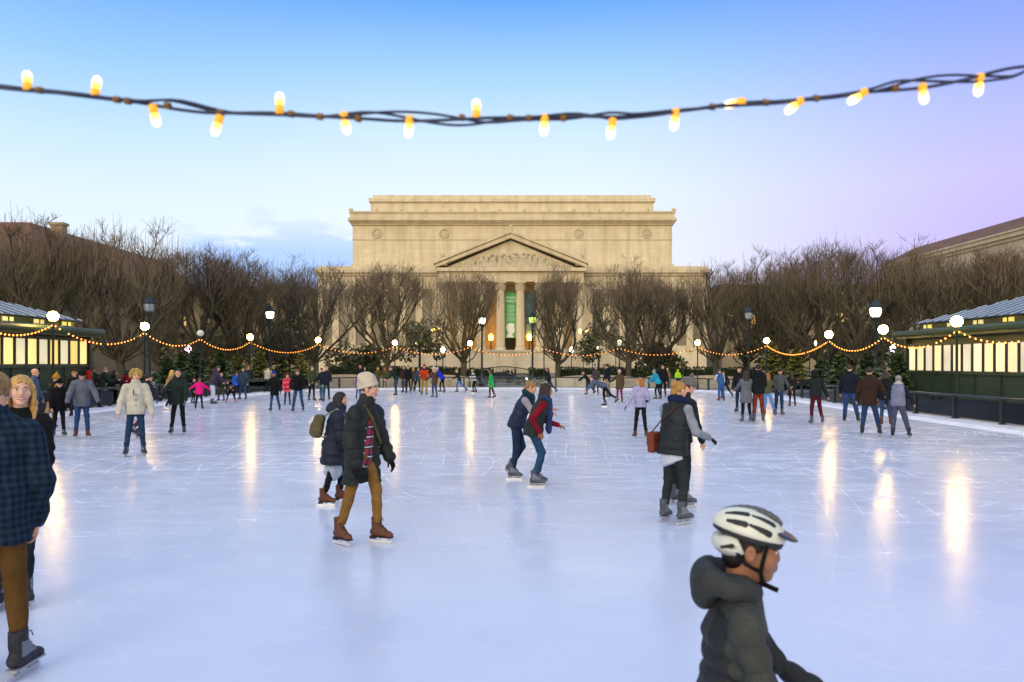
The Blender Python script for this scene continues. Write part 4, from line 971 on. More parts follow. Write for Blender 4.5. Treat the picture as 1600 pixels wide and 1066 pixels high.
# banners
bw0, bw1, bz0, bz1 = XD(788.2, YP+2), XD(807.6, YP+2), zz(528, YP+2), zz(457, YP+2); byy = YP+2.9
bn = thing('banner', 'tall green banner with white head silhouette between the museum columns', 'banner', ((bw0+bw1)/2, byy, bz0))
mb = MB(); mb.box(bw0, bw1, byy, byy+.06, bz0, bz1); obj('cloth', mb, mat('green_banner', (.09, .40, .11), .7, .08, .5), bn, world=True)
WHT = mat('banner_white', (.80, .85, .80), .7, .03)
def text(body, size, cx, z, y, parent, wmax, m=WHT, name='lettering'):
    cu = bpy.data.curves.new('t', 'FONT'); cu.body = body; cu.size = size; cu.align_x = 'CENTER'; cu.extrude = .004
    o = bpy.data.objects.new('t', cu); COL.objects.link(o); dg = bpy.context.evaluated_depsgraph_get(); me = bpy.data.meshes.new_from_object(o.evaluated_get(dg))
    bpy.data.objects.remove(o); xs_ = [v.co.x for v in me.vertices]; k = min(1, wmax/(max(xs_)-min(xs_)))
    me.name = name
    for v in me.vertices: v.co = Vector((v.co.x*k, 0, v.co.y))+Vector((0, -v.co.z, 0))
    me.materials.append(m); return link(name, me, parent, Vector((cx, y, z))-parent.location)
bc = (bw0+bw1)/2
text('Amending', .95, bc, bz1-1.35, byy-.012, bn, 2.45); text('AMERICA', .8, bc, bz1-2.2, byy-.012, bn, 2.45)
mb = MB(); r_ = random.Random(3)
for k in range(13):
    wd = r_.uniform(.7, 1.15); mb.box(bc-wd, bc+wd, byy-.014, byy-.004, bz1-3.0-k*.30, bz1-2.86-k*.30)
mb.box(bc-1.1, bc+1.1, byy-.014, byy-.004, bz1-7.22, bz1-7.06)
obj('small_print', mb, mat('banner_pale_print', (.42, .62, .40), .7, .03), bn, world=True)
hp = [(-.95, 0), (-.82, .5), (-.55, .95), (-.62, 1.3), (-.9, 1.7), (-1.02, 2.2), (-.95, 2.7), (-.65, 3.15), (-.15, 3.35), (.4, 3.3), (.75, 3.05), (.95, 2.75), (.88, 2.5), (.8, 2.35), (.84, 2.1), (1.0, 1.75), (.86, 1.6), (.88, 1.4), (.8, 1.2), (.7, .98), (.4, .92), (.38, .6), (.55, .3), (.7, 0)]
mb = MB(); mb.prism([(bc+x*1.02, bz0+.12+z) for x, z in hp], byy-.016, byy-.004); obj('head_silhouette', mb, WHT, bn, world=True)
b2 = thing('banner', 'tall dark teal banner right of the green one, half hidden by a tree', 'banner', (XD(829, YP+3), YP+3.2, zz(545, YP)))
mb = MB(); x0, x1 = XD(820.5, YP+3), XD(839, YP+3); mb.box(x0, x1, YP+3.2, YP+3.26, zz(530, YP+3), zz(458, YP+3)); obj('cloth', mb, mat('teal_banner', (.05, .13, .15), .7, .5, 1.1), b2, world=True)
mb = MB(); 
for k in range(9): mb.box(x0+.3, x1-.3-r_.uniform(0, .8), YP+3.188, YP+3.196, zz(528, YP+3)+.4+k*.33, zz(528, YP+3)+.52+k*.33)
obj('small_print', mb, mat('banner_pale_print', (.42, .62, .40), .7, .03), b2, world=True)
# ------------------------------------------------------------------ other buildings
REDT = mat('red_roof_tiles', (.16, .075, .038), .8, .2, .4)
def hip_building(label, x0, x1, y0, y1, zw, zr, inset, chim=None, wallmat=None):
    t = thing('stone_building', label, 'building', ((x0+x1)/2, (y0+y1)/2, 0))
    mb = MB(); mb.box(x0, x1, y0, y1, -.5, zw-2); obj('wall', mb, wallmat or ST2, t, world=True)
    mb = MB(); mb.box(x0-.4, x1+.4, y0-.4, y1+.4, zw-1.99, zw-1.3); mb.box(x0-.9, x1+.9, y0-.9, y1+.9, zw-1.29, zw-.4); mb.box(x0-1.2, x1+1.2, y0-1.2, y1+1.2, zw-.39, zw); obj('cornice', mb, ST2, t, world=True)
    mb = MB(); e = 1.0; a = inset
    mb.add([(x0-e, y0-e, zw+.01), (x1+e, y0-e, zw+.01), (x1+e, y1+e, zw+.01), (x0-e, y1+e, zw+.01), (x0+a, y0+a, zr), (x1-a, y0+a, zr), (x1-a, y1-a, zr), (x0+a, y1-a, zr)], [(0, 1, 5, 4), (1, 2, 6, 5), (2, 3, 7, 6), (3, 0, 4, 7), (4, 5, 6, 7), (3, 2, 1, 0)])
    rf = obj('roof', mb, REDT, t, world=True)
    for cx, cy, w, zt in chim or ():
        mb = MB(); mb.box(cx-w, cx+w, cy-w*.6, cy+w*.6, zw, zt); mb.box(cx-w-.3, cx+w+.3, cy-w*.6-.3, cy+w*.6+.3, zt+.01, zt+.6); o = obj('chimney', mb, mat('chimney_stone', (.33, .26, .17), .9, .2, .8)); o.parent = rf
        for vv in o.data.vertices: vv.co -= Vector(t.location)
    for xx in ([x0-.003, x1+.003]):
        for k in range(int((y1-y0)/6)):
            for zw_ in (zw-9, zw-16):
                y = y0+3+k*6; mb = MB(); mb.box(xx-.05, xx+.05, y-.9, y+.9, zw_, zw_+4); obj('window', mb, mat('window_dark', '#2e3134', .2, .2, .6), t, world=True)
    return t
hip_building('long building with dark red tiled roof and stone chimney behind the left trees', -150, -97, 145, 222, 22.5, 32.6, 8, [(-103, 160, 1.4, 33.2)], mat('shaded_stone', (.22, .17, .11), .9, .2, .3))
hip_building('pale stone building with red tiled roof behind the right pavilion', 101, 160, 132, 190, 28.6, 32.3, 5)
for lb, x0, x1, Y, yt, tone in (('wide tan office block with flat dark roof behind the trees left of the museum', 235, 478, 205, 449, (.34, .27, .16)), ('wide stone office block behind the trees right of the museum', 1128, 1400, 205, 446, (.36, .29, .19))):
    t = thing('office_building', lb, 'building', (XD((x0+x1)/2, Y), Y, 0)); X0, X1 = XD(x0, Y), XD(x1, Y); zt = zz(yt+4, Y)
    mb = MB(); mb.box(X0, X1, Y, Y+30, -.5, zt); obj('wall', mb, stone('block_stone', tone, tuple(c*1.08 for c in tone), 2, 1), t, world=True)
    mb = MB(); mb.box(X0-1, X1+1, Y-1, Y+31, zt+.01, zt+.9); obj('roof', mb, mat('flat_roof', '#33332f', .8), t, world=True)
    n = int((X1-X0)/6.5); litm = emis('lit_window', '#ffcf70', .9)
    for k in range(n):
        for j in range(3):
            x = X0+3+k*6.3; z = zt-5.2-j*5.2; mb = MB(); mb.box(x-1, x+1, Y-.05, Y-.003, z, z+3); obj('window', mb, litm if random.random() < .25 else mat('window_dark', '#2e3134', .2, .2, .6), t, world=True)
# ------------------------------------------------------------------ pavilions
GRN = mat('green_painted_metal', '#2a3d2e', .45, .2, 1.5, metal=.1)
GRN2 = mat('green_eave', '#2e4022', .45, .2, 1.5)
m, nt, b = newmat('standing_seam_roof'); v = coords(nt); b.inputs['Base Color'].default_value = (.20, .27, .36, 1); b.inputs['Roughness'].default_value = .6; b.inputs['Metallic'].default_value = .0; b.inputs['Specular IOR Level'].default_value = .25; ROOF = m
nt.links.new(ramp(nt, noise(nt, v, .8, 4), [(.3, (.05, .075, .12)), (.7, (.08, .11, .16))]).outputs[0], b.inputs['Base Color'])
def pavilion(label, sx, y1, zp0, zp1, pan_col):
    t = thing('pavilion', label, 'pavilion', (sx*21, 20, 0)); X = lambda x: sx*x
    def bx(mb, xa, xb, *r): a, b_ = sorted((X(xa), X(xb))); mb.box(a, b_, *r)
    y0 = 6; kw = dict(parent=t, world=True)
    mb = MB(); bx(mb, 18.02, 24, y0, y1-.02, 0, zp0-.14); obj('lower_wall', mb, GRN, **kw)
    mb = MB()
    for k in range(int((y1-y0)/1.5)+1): bx(mb, 17.96, 18.015, y1-.05-k*1.5-.05, y1-.05-k*1.5+.05, 0, zp0-.145)
    bx(mb, 17.93, 18.10, y0, y1+.03, zp0-.14, zp0-.02); bx(mb, 17.93, 18.10, y0, y1+.03, zp1+.02, zp1+.12); bx(mb, 18.1, 24, y0, y1, zp1+.125, 3.12)
    bx(mb, 17.9, 18.16, y1-.02, y1+.2, 0, 3.1); obj('frame', mb, GRN, **kw)
    n = int((y1-y0)/.62); pw = (y1-y0)/n
    def lit_panel(name, col, st):
        m, nt, b = newmat(name); c = lin(col); v = coords(nt, (1, 1.3, .6)); b.inputs['Base Color'].default_value = (*c, 1)
        r_ = ramp(nt, noise(nt, v, .9, 3), [(.30, tuple(x*.50 for x in c)), (.48, tuple(x*.85 for x in c)), (.7, c)]); nt.links.new(r_.outputs[0], b.inputs['Emission Color']); b.inputs['Emission Strength'].default_value = st; return m
    pm = [lit_panel('lit_panel_a', pan_col[0], .85), lit_panel('lit_panel_b', pan_col[1], .8), lit_panel('lit_panel_c', pan_col[2], .72)]
    mb = MB()
    for k in range(n):
        ya = y1-.06-k*pw; p_ = MB(); bx(p_, 18.0, 18.03, ya-pw+.05, ya-.05, zp0, zp1); obj('lit_panel', p_, pm[(k*7+k//3) % 3], **kw)
        mb = MB(); bx(mb, 17.95, 18.06, ya-.045, ya+.045, zp0-.015, zp1+.015); obj('mullion', mb, mat('dark_mullion', '#15161a', .5), **kw)
    mb = MB(); bx(mb, 18.0, 24, y0, y1+.1, zp1+.13, 3.1)
    mb = MB(); mb.tube([(X(17.45), y0, 3.22), (X(17.45), y1+.12, 3.22)], .13, 10); bx(mb, 17.45, 24, y0, y1+.1, 3.13, 3.2); bx(mb, 17.5, 17.7, y0, y1+.05, 3.0, 3.125); obj('eave', mb, GRN2, smooth=False, **kw)
    mb = MB(); bx(mb, 18.5, 23.9, y0, y1-.1, 3.205, 3.66); obj('clerestory', mb, GRN, **kw)
    for k in range(int((y1-y0)/1.7)):
        y = y1-.7-k*1.7; p_ = MB(); bx(p_, 18.46, 18.497, y-.28, y+.28, 3.27, 3.62); wn = obj('window', p_, emis('clerestory_glass', '#cfc890' if k % 3 else '#e8dc70', .55), **kw)
        p_ = MB(); bx(p_, 18.43, 18.459, y-.02, y+.02, 3.27, 3.62); bx(p_, 18.44, 18.458, y-.28, y+.28, 3.43, 3.46); o = obj('window_bar', p_, GRN); o.parent = wn
        for vv in o.data.vertices: vv.co -= Vector(t.location)
    mb = MB(); e0, e1, r0, r1 = 18.2, 24.2, 21.2, 21.4; ya, yb, yr = y0, y1+.1, y1-3.6; ze_, zr = 3.68, 4.72
    vs = [(X(e0), ya, ze_), (X(e0), yb, ze_), (X(e1), yb, ze_), (X(e1), ya, ze_), (X(r0), ya, zr), (X(r0), yr, zr), (X(r1), yr, zr), (X(r1), ya, zr)]
    mb.add(vs, [(0, 1, 5, 4), (1, 2, 6, 5), (2, 3, 7, 6), (4, 5, 6, 7), (0, 3, 2, 1)]); rf = obj('roof', mb, ROOF, **kw)
    mb = MB(); y = ya
    while y < yb-.1:
        u = 1 if y <= yr else max(0, (yb-y)/(yb-yr)); mb.tube([(X(e0), y, ze_+.02), (X(e0+(r0-e0)*u), y, ze_+(zr-ze_)*u+.02)], .035, 4); y += .58
    for k in range(1, 14):
        x = e0+(e1-e0)*k/14; u = min((x-e0)/(r0-e0), (e1-x)/(e1-r1), 1); mb.tube([(X(x), yb, ze_+.02), (X(x), yb-(yb-yr)*u, ze_+(zr-ze_)*u+.02)], .035, 4)
    o = obj('roof_seam', mb, mat('seam_metal', '#93a2b4', .4, .1, metal=.1)); o.parent = rf
    for vv in o.data.vertices: vv.co -= Vector(t.location)
pavilion('green pavilion with lit cream panels and seamed blue roof on the right', 1, 32, 1.60, 2.66, ('#e2d4a8', '#dccb9c', '#c4bfa8'))
pavilion('green pavilion with glowing yellow panels and seamed roof on the left', -1, 29.9, 1.88, 2.82, ('#ead684', '#e6c86c', '#cfc8a0'))
# ------------------------------------------------------------------ walls, hedges, gate, car
BEI = mat('beige_granite', (.38, .33, .26), .8, .18, .9)
def arcwall(label, pxa, pxb, D, hgt, bow):
    t = []; n = 14
    for k in range(n+1):
        u = k/n; t.append((XD(pxa+(pxb-pxa)*u, D), D-bow*4*u*(1-u)+.8, hgt*(1+.35*math.sin(math.pi*u))))
    mb = MB(); 
    for k in range(n):
        (xa, ya, za), (xb, yb, zb_) = t[k], t[k+1]
        mb.add([(xa, ya, -.3), (xb, yb, -.3), (xb, yb, zb_), (xa, ya, za), (xa, ya+.6, -.3), (xb, yb+.6, -.3), (xb, yb+.6, zb_), (xa, ya+.6, za)], [(0, 1, 2, 3), (5, 4, 7, 6), (3, 2, 6, 7)]+([(4, 0, 3, 7)] if k == 0 else [])+([(1, 5, 6, 2)] if k == n-1 else []))
    o = obj('stone_wall', mb, BEI, loc=((t[0][0]+t[-1][0])/2, D, 0)); tag(o, label, 'wall', 'low granite walls beyond the railing')
arcwall('low beige granite wall behind the skaters in navy and olive, left of centre', 455, 628, 56.5, .75, .8); arcwall('low beige granite wall behind the orange jacket skater', 634, 742, 57, .72, .5)
arcwall('low beige granite wall right of the dark car', 862, 1004, 56.5, .72, .6); arcwall('low beige granite wall behind the bare trunks right of centre', 1010, 1046, 56, .7, .2); arcwall('low curved beige granite wall behind the white and blue jacket skater', 1052, 1172, 54.5, .72, .8)
arcwall('low beige granite wall by the firs at the left pavilion', 300, 448, 50, .62, .4); arcwall('low beige granite wall by the firs on the right', 1205, 1330, 47, .7, .4)
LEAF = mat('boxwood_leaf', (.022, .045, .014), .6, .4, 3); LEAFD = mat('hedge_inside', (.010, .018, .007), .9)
def quads_leaf(mb, pts, s0, s1, mi=0):
    for p in pts:
        a = Vector((random.gauss(0, 1), random.gauss(0, 1), random.gauss(0, 1))).normalized(); b_ = a.orthogonal().normalized(); b_.rotate(Matrix.Rotation(random.uniform(0, 6.28), 3, a)); c = a.cross(b_)
        s_ = random.uniform(s0, s1); p = Vector(p); mb.add([p-b_*s_, p+c*s_*.55, p+b_*s_, p-c*s_*.55], [(0, 1, 2, 3)], mi)
def hedge(label, pxa, pxb, D, ztop, dep=1.6):
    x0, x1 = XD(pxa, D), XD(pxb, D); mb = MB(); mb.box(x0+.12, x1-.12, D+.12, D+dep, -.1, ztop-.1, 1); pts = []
    for _ in range(int((x1-x0)*190)):
        f = random.random(); x = random.uniform(x0, x1)
        if f < .6: q = (x, D+random.uniform(-.06, .14), random.uniform(0, ztop))
        elif f < .92: q = (x, D+random.uniform(0, dep), ztop+random.uniform(-.12, .08)+.05*math.sin(x*1.7))
        else: q = (random.choice((x0, x1))+random.uniform(-.1, .1), D+random.uniform(0, dep), random.uniform(0, ztop))
        pts.append(q)
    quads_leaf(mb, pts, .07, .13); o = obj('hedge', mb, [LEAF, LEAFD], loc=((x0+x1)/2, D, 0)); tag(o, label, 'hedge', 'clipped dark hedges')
hedge('long clipped dark green hedge left of the museum gate', 512, 722, 59, 1.55); hedge('short end of dark clipped hedge just left of the gate', 727, 766, 60, 1.4); hedge('short rounded dark hedge by the post right of the gate', 826, 856, 60, 1.45)
hedge('long clipped dark green hedge right of the museum gate', 872, 1068, 59, 1.5); hedge('dark clipped hedge behind the white and blue jacket skater', 1074, 1190, 58, 1.5); hedge('dark hedge strip behind the people in red at left', 150, 262, 44, 1.25)
# gate
gt = thing('iron_gate', 'arched wrought iron gate in front of the museum steps', 'gate', (XD(788, 67), 67, -.8)); I_ = mat('wrought_iron', '#20262a', .5, .1, metal=.4)
x0, x1 = XD(738, 67), XD(828, 67); zg0 = zz(580, 67); f_arch = lambda x: zg0+max(0, math.cos((x-XD(787, 67))/1.9))**1.0*.42 if abs(x-XD(787, 67)) < 1.9*math.pi/2 else zg0
mb = MB(); mb.tube([(x, 67, f_arch(x)) for x in np.linspace(x0, x1, 50)], .05, 6); mb.tube([(x0, 67, -.55), (x1, 67, -.55)], .035, 6); mb.tube([(x0, 67, zg0-.35), (x1, 67, zg0-.35)], .03, 6); obj('gate_frame', mb, I_, gt, True, True)
mb = MB()
for x in np.linspace(x0, x1, 44): mb.tube([(x, 67, -.75), (x, 67, f_arch(x)-.02)], .014, 4)
obj('bars', mb, I_, gt, False, True)
for x in (x0, XD(770, 67), XD(805, 67), x1): mb = MB(); mb.box(x-.08, x+.08, 66.92, 67.08, -.8, zg0+.12); mb.lathe([(.1, 0), (.1, .06), (.01, .16)], 8, (x, 67, zg0+.12)); obj('gate_post', mb, I_, gt, False, True)
# car
def car(label, px, Y, col, s=1, group=None):
    t = thing('parked_car', label, 'car', (XD(px, Y), Y, -.44), 0 if s > 0 else math.pi, group)
    paint = mat('car_paint', col, .25, .05, metal=.4, spec=.6)
    pr = [(-2.25, .35), (-2.3, .75), (-2.15, .95), (-1.5, 1.0), (1.0, .95), (1.95, .85), (2.25, .68), (2.3, .4), (2.2, .28), (-2.2, .28)]
    F = MB(); F.prism(pr, -.88, .88); o = obj('body', F, paint, t)
    bv = o.modifiers.new('round', 'BEVEL'); bv.width = .09; bv.segments = 3
    cb = MB(); g = [(-1.75, .97), (-1.15, 1.40), (.05, 1.45), (.95, .97)]; vs = [(x, -.80 if z < 1 else -.62, z) for x, z in g]+[(x, .80 if z < 1 else .62, z) for x, z in g]
    cb.add(vs, [(0, 1, 2, 3), (7, 6, 5, 4), (0, 4, 5, 1), (1, 5, 6, 2), (2, 6, 7, 3)]); o = obj('cabin', cb, paint, t); bv = o.modifiers.new('round', 'BEVEL'); bv.width = .05; bv.segments = 2
    for q in (-1, 1):
        gm = MB(); yy = lambda z: q*(.80-(z-.97)/.45*.18+.012)
        gm.add([(x, yy(z), z) for x, z in ((-1.45, 1.03), (-1.05, 1.35), (-.35, 1.37), (-.35, 1.03))]+[(x, yy(z), z) for x, z in ((-.27, 1.03), (-.27, 1.37), (.05, 1.38), (.72, 1.03))], [(0, 1, 2, 3), (4, 5, 6, 7)]); obj('window', gm, mat('car_glass', '#0b0e12', .1, .05), t)
        for x in (-1.4, 1.4):
            wm = MB(); pts = [(r, z) for r, z in ((.2, -.1), (.33, -.1), (.335, 0), (.33, .1), (.2, .1))]; wm.lathe(pts, 18); wm.v = [(x+a, q*.80+c, .33+b_) for a, b_, c in wm.v]; w_ = obj('wheel', wm, mat('tyre', '#141416', .8), t, True)
            rm = MB(); rm.lathe([(.05, -.06), (.2, -.05), (.21, .05), (.05, .06)], 12); rm.v = [(x+a, q*.82+c, .33+b_) for a, b_, c in rm.v]; o = obj('rim', rm, mat('rim', '#888c90', .3, metal=.8), None, True); o.parent = w_
        hm = MB(); hm.lathe([(.02, -.1), (.10, -.06), (.10, .06), (.02, .1)], 10, (2.24, q*.6, .66)); obj('headlight', hm, emis('headlight_glass', '#fff4e8', 14), t, True)
        hm = MB(); hm.lathe([(.02, -.1), (.09, -.06), (.09, .06), (.02, .1)], 10, (-2.25, q*.62, .78)); obj('tail_light', hm, emis('tail_light_glass', '#ff7a28', 5), t, True)
car('dark blue sedan with headlights on behind the green coat skater', 790, 76, '#161d26')
# white cafe chairs by the left railing
def cafe_chair(loc, rz, lb):
    t = thing('metal_chair', lb, 'chair', loc, rz, 'white mesh chairs outside the railing'); Wm = mat('white_chair_paint', (.7, .7, .7), .4, .05)
    mb = MB(); mb.tube([(-.27, .25, .45), (-.27, .30, 1.02), (.27, .30, 1.02), (.27, .25, .45)], .018, 6)
    for k in range(1, 9): x = -.27+.54*k/9; mb.tube([(x, .255, .5), (x, .30, 1.01)], .007, 4)
    for k in range(6): mb.tube([(-.27, .26+.007*k, .52+.09*k), (.27, .26+.007*k, .52+.09*k)], .007, 4)
    obj('backrest', mb, Wm, t)
    mb = MB(); mb.box(-.28, .28, -.27, .25, .435, .449)
    obj('seat', mb, Wm, t)
    for x in (-.26, .26):
        for y in (-.25, .24): mb = MB(); mb.tube([(x, y, .434), (x*1.05, y*1.1, 0)], .014, 6); obj('leg', mb, Wm, t)
        mb = MB(); mb.tube([(x, .26, .66), (x*1.1, -.1, .67), (x*1.1, -.24, .62), (x, -.25, .45)], .013, 6); obj('armrest', mb, Wm, t)
cafe_chair((XD(174, 31), 31, 0), R(150), 'white mesh metal chair by the railing left of the red jacket person'); cafe_chair((XD(240, 34), 34, 0), R(170), 'white mesh metal chair behind the curly blond skater')
# ------------------------------------------------------------------ trees
BARK = mat('bark', (.058, .052, .035), .9, .35, 2.5, bmp=.5, bscale=9); TWIG = mat('twig_bark', (.108, .096, .056), .9, .3, 1.5); TWIGR = mat('young_red_twigs', (.140, .106, .070), .9, .25, 1.5)
def bare_tree(seed, wide=1., nl=10):
    r = random.Random(seed); tr = MB(); cr = MB()
    th = 2.3; lean = Vector((r.uniform(-.1, .1), r.uniform(-.1, .1), 1))
    tr.tube([(0, 0, -.1), (.0, 0, .25), (lean.x*.5, lean.y*.5, 1.2), (lean.x, lean.y, th), (lean.x*1.4, lean.y*1.4, th+.7)], [.36, .27, .235, .23, .16], 10)
    def env(z): return wide*(1.1+(z-2.2)*.74) if z < 4.8 else wide*(3.0+.10*min(z-4.8, 3))
    def grow(p, d, L, rad, lev):
        ef = r.uniform(.72, 1.12); n = (9, 6, 4, 3)[lev]; st = L/n; pts = [p.copy()]; rs = [rad]; kids = []; tv = r.uniform(-.6, .35) if r.random() < .82 else r.uniform(.3, 1.3)
        for i in range(n):
            w_ = (.10, .14, .16, .10)[lev]
            d = d+Vector((r.gauss(0, w_), r.gauss(0, w_), r.gauss(0, w_)*.5+(.11, .16, .20, .12)[lev])); d.normalize(); p = p+d*st
            rad2 = math.hypot(p.x, p.y); e = env(p.z)*ef
            if rad2 > e: d.x -= p.x/rad2*.5*(rad2-e+.3); d.y -= p.y/rad2*.5*(rad2-e+.3); d.normalize()
            pts.append(p.copy()); rs.append(rad*(1-.80*(i+1)/n)+.003)
            if p.z > top+tv+.25-.15*rad2*rad2/wide**2: break
            kids.append((p.copy(), d.copy(), rs[-1], i/n))
        cr.tube(pts, rs, (7, 5, 3, 3)[lev], 0 if lev < 2 else (1 if pts[-1].z < top-1.2 else 2), cap=False)
        if lev == 3: return
        num = ((8, 10), (7, 9), (4, 5))[lev]
        for _ in range(r.randint(*num)):
            q, dd, rr_, u = r.choice(kids) if kids else (p, d, rad*.5, 0)
            if lev == 0 and u < .12: continue
            az_ = r.uniform(0, 6.28); nd = dd*.75+Vector((math.cos(az_), math.sin(az_), .25))*(.75, .7, .6)[lev]
            grow(q, nd.normalized(), L*((.42, .55), (.42, .6), (.55, .9))[lev][0 if r.random() < .5 else 1]*r.uniform(.8, 1.15), max(.006, rr_*.6), lev+1)
    top = 9.6
    for k in range(nl):
        a = 2*math.pi*(k+r.uniform(-.3, .3))/nl*1.0; t_ = R(r.uniform(12, 56)); z0 = r.uniform(1.9, 2.9)
        grow(Vector((lean.x*z0/2.3+.08*math.cos(a), lean.y*z0/2.3+.08*math.sin(a), z0)), Vector((math.sin(t_)*math.cos(a), math.sin(t_)*math.sin(a), math.cos(t_))), r.uniform(5.8, 7.6), r.uniform(.085, .145), 0)
    # straight thin shoots standing on top of the clipped crown, and low spreading twiggy limbs
    for _ in range(300):
        a = r.uniform(0, 6.28); q = math.sqrt(r.random())*wide*3.1; z = top+r.uniform(-1.9, .1)-.14*(q/wide)**2; l = r.uniform(.7, 1.7)*(1 if r.random() < .7 else 1.4); x, y = q*math.cos(a), q*math.sin(a)
        cr.tube([(x, y, z), (x+r.gauss(0, .05), y+r.gauss(0, .05), z+l*.5), (x+r.gauss(0, .10), y+r.gauss(0, .10), z+l)], [.014, .011, .005], 3, 2, cap=False)
    for _ in range(7):
        a = r.uniform(0, 6.28); grow(Vector((0, 0, r.uniform(1.9, 2.5))), Vector((math.cos(a), math.sin(a), .38)).normalized(), r.uniform(2.6, 3.6), .06, 1)
    return tr, cr
TREES = []
for sd_, wd in ((11, 1.0), (23, 1.05), (37, .95), (53, .62)):
    tr, cr = bare_tree(sd_, wd); TREES.append((tr, cr))
TM = []
for tr, cr in TREES:
    a = bpy.data.meshes.new('trunk'); a.from_pydata(tr.v, [], tr.f); a.materials.append(BARK); a.polygons.foreach_set('use_smooth', [True]*len(a.polygons))
    b_ = bpy.data.meshes.new('crown'); b_.from_pydata(cr.v, [], cr.f); [b_.materials.append(q) for q in (BARK, TWIG, TWIGR)]; b_.polygons.foreach_set('material_index', cr.m); TM.append((a, b_))
def put_tree(k, px, D, s, label, group, sz=1.0):
    t = thing('bare_tree', label, 'tree', (XD(px, D), D, -.02 if D < 62 else -.5), random.uniform(0, 6.28), group); t.scale = (s*(1.0 if k == 3 else 1.16), s*(1.0 if k == 3 else 1.16), s*sz)
    link('trunk', TM[k][0], t); link('crown', TM[k][1], t)
G1 = 'bare pollarded trees round the rink'
TL = [(0, 52, 41, 0.97, 'bare tree behind the left pavilion roof, first of the left row'), (1, 190, 43, 0.95, 'large bare tree with dark trunk right of the left pavilion'), (2, 312, 50, 0.95, 'dense bare tree behind the unlit globe lamp on the left'), (0, 372, 52, 0.95, 'bare tree behind the lit globe on the left, above the fir trees'), (1, 490, 58, 0.95, 'spreading bare tree just left of the museum block'),
      (2, 607, 58, 0.94, 'wide bare tree in front of the museum left of the pediment'), (0, 725, 58, 0.92, 'bare tree standing left of the museum columns'), (3, 871, 58, 0.93, 'narrow bare tree standing right of the museum columns'), (1, 982, 58.5, 0.94, 'wide bare tree in front of the museum right of the pediment'), (2, 1016, 62, 0.93, 'bare tree close behind and right of the wide tree right of the pediment'),
      (0, 1118, 58, 0.95, 'bare tree at the right end of the museum'), (1, 1205, 56, 0.97, 'bare tree right of the unlit park lantern'), (2, 1282, 50, 0.97, 'thick bare tree behind the hooded skater in maroon trousers'), (0, 1345, 46, 0.9, 'bare tree behind the lit park lantern on the right'), (1, 1440, 43, 0.84, 'bare tree rising at the corner of the right pavilion'), (2, 1560, 40, 0.8, 'bare tree behind the right pavilion roof at the edge')]
for k, px, D, s, lb in TL: put_tree(k, px, D, s, lb, G1)
G2 = 'bare trees of the second row'
for k, px, D, s, lb in [(2, -20, 58, 1.1, 'taller bare tree behind the left row at the picture edge'), (1, 120, 60, 1.08, 'bare tree far behind the left pavilion, below the red roof'), (0, 250, 64, 1.04, 'bare tree behind the gap between the left row trees'), (2, 420, 68, 1.02, 'bare tree behind the lit park lantern left of the museum'),
                        (0, 1165, 70, 1.02, 'bare tree behind the unlit lantern at right'), (1, 1245, 66, 1.03, 'bare tree far behind the firs on the right'), (2, 1400, 62, 1.0, 'bare tree far behind the right park lantern'), (0, 1500, 60, 0.98, 'bare tree behind the right pavilion, below the red roof'), (1, 1620, 58, 1.0, 'tall bare tree at the right picture edge')]:
    put_tree(k, px, D, s, lb, G2)
# evergreens behind
def evergreen(label, px, D, zc_, rx, rz_, n=2600, name='evergreen_tree'):
    x = XD(px, D); t = thing(name, label, 'tree', (x, D, -.5), 0, 'dark evergreens behind the bare trees'); mb = MB(); mb.tube([(0, 0, 0), (.05, 0, zc_+.5)], [.18, .06], 7); obj('trunk', mb, BARK, t, True)
    cl = [(random.gauss(0, rx*.5), random.gauss(0, rx*.5), zc_+.5+random.gauss(0, rz_*.5), random.uniform(.3, .55)*rx) for _ in range(16)]; pts = []
    for _ in range(n):
        c = random.choice(cl); v_ = Vector((random.gauss(0, 1), random.gauss(0, 1), random.gauss(0, 1))).normalized()*c[3]*random.uniform(.6, 1.05); pts.append((c[0]+v_.x, c[1]+v_.y, max(.1, c[2]+v_.z)))
    mb = MB(); quads_leaf(mb, pts, .14, .28); obj('crown', mb, mat('magnolia_leaf', (.10, .10, .034), .55, .5, 2), t)
evergreen('olive evergreen left of the museum columns', 655, 76, 4.2, 2.3, 2.6, 1500); evergreen('dark olive evergreen right of the museum columns', 935, 76, 4.0, 2.5, 2.6, 1500); evergreen('dark green evergreen behind the lit lantern left of the museum', 452, 72, 4.2, 2.8, 3.0)
evergreen('low dark evergreen behind the turquoise jacket skater', 1028, 66, 1.9, 2.2, 1.6); evergreen('low dark evergreen behind the left hedge', 562, 68, 1.9, 2.4, 1.7); evergreen('dark evergreen between the trees on the right', 1225, 68, 4.0, 3.0, 2.6); evergreen('dark evergreen behind the left firs', 330, 62, 3.0, 3.0, 2.0); evergreen('dark evergreen by the right pavilion', 1330, 56, 3.0, 2.6, 2.0)
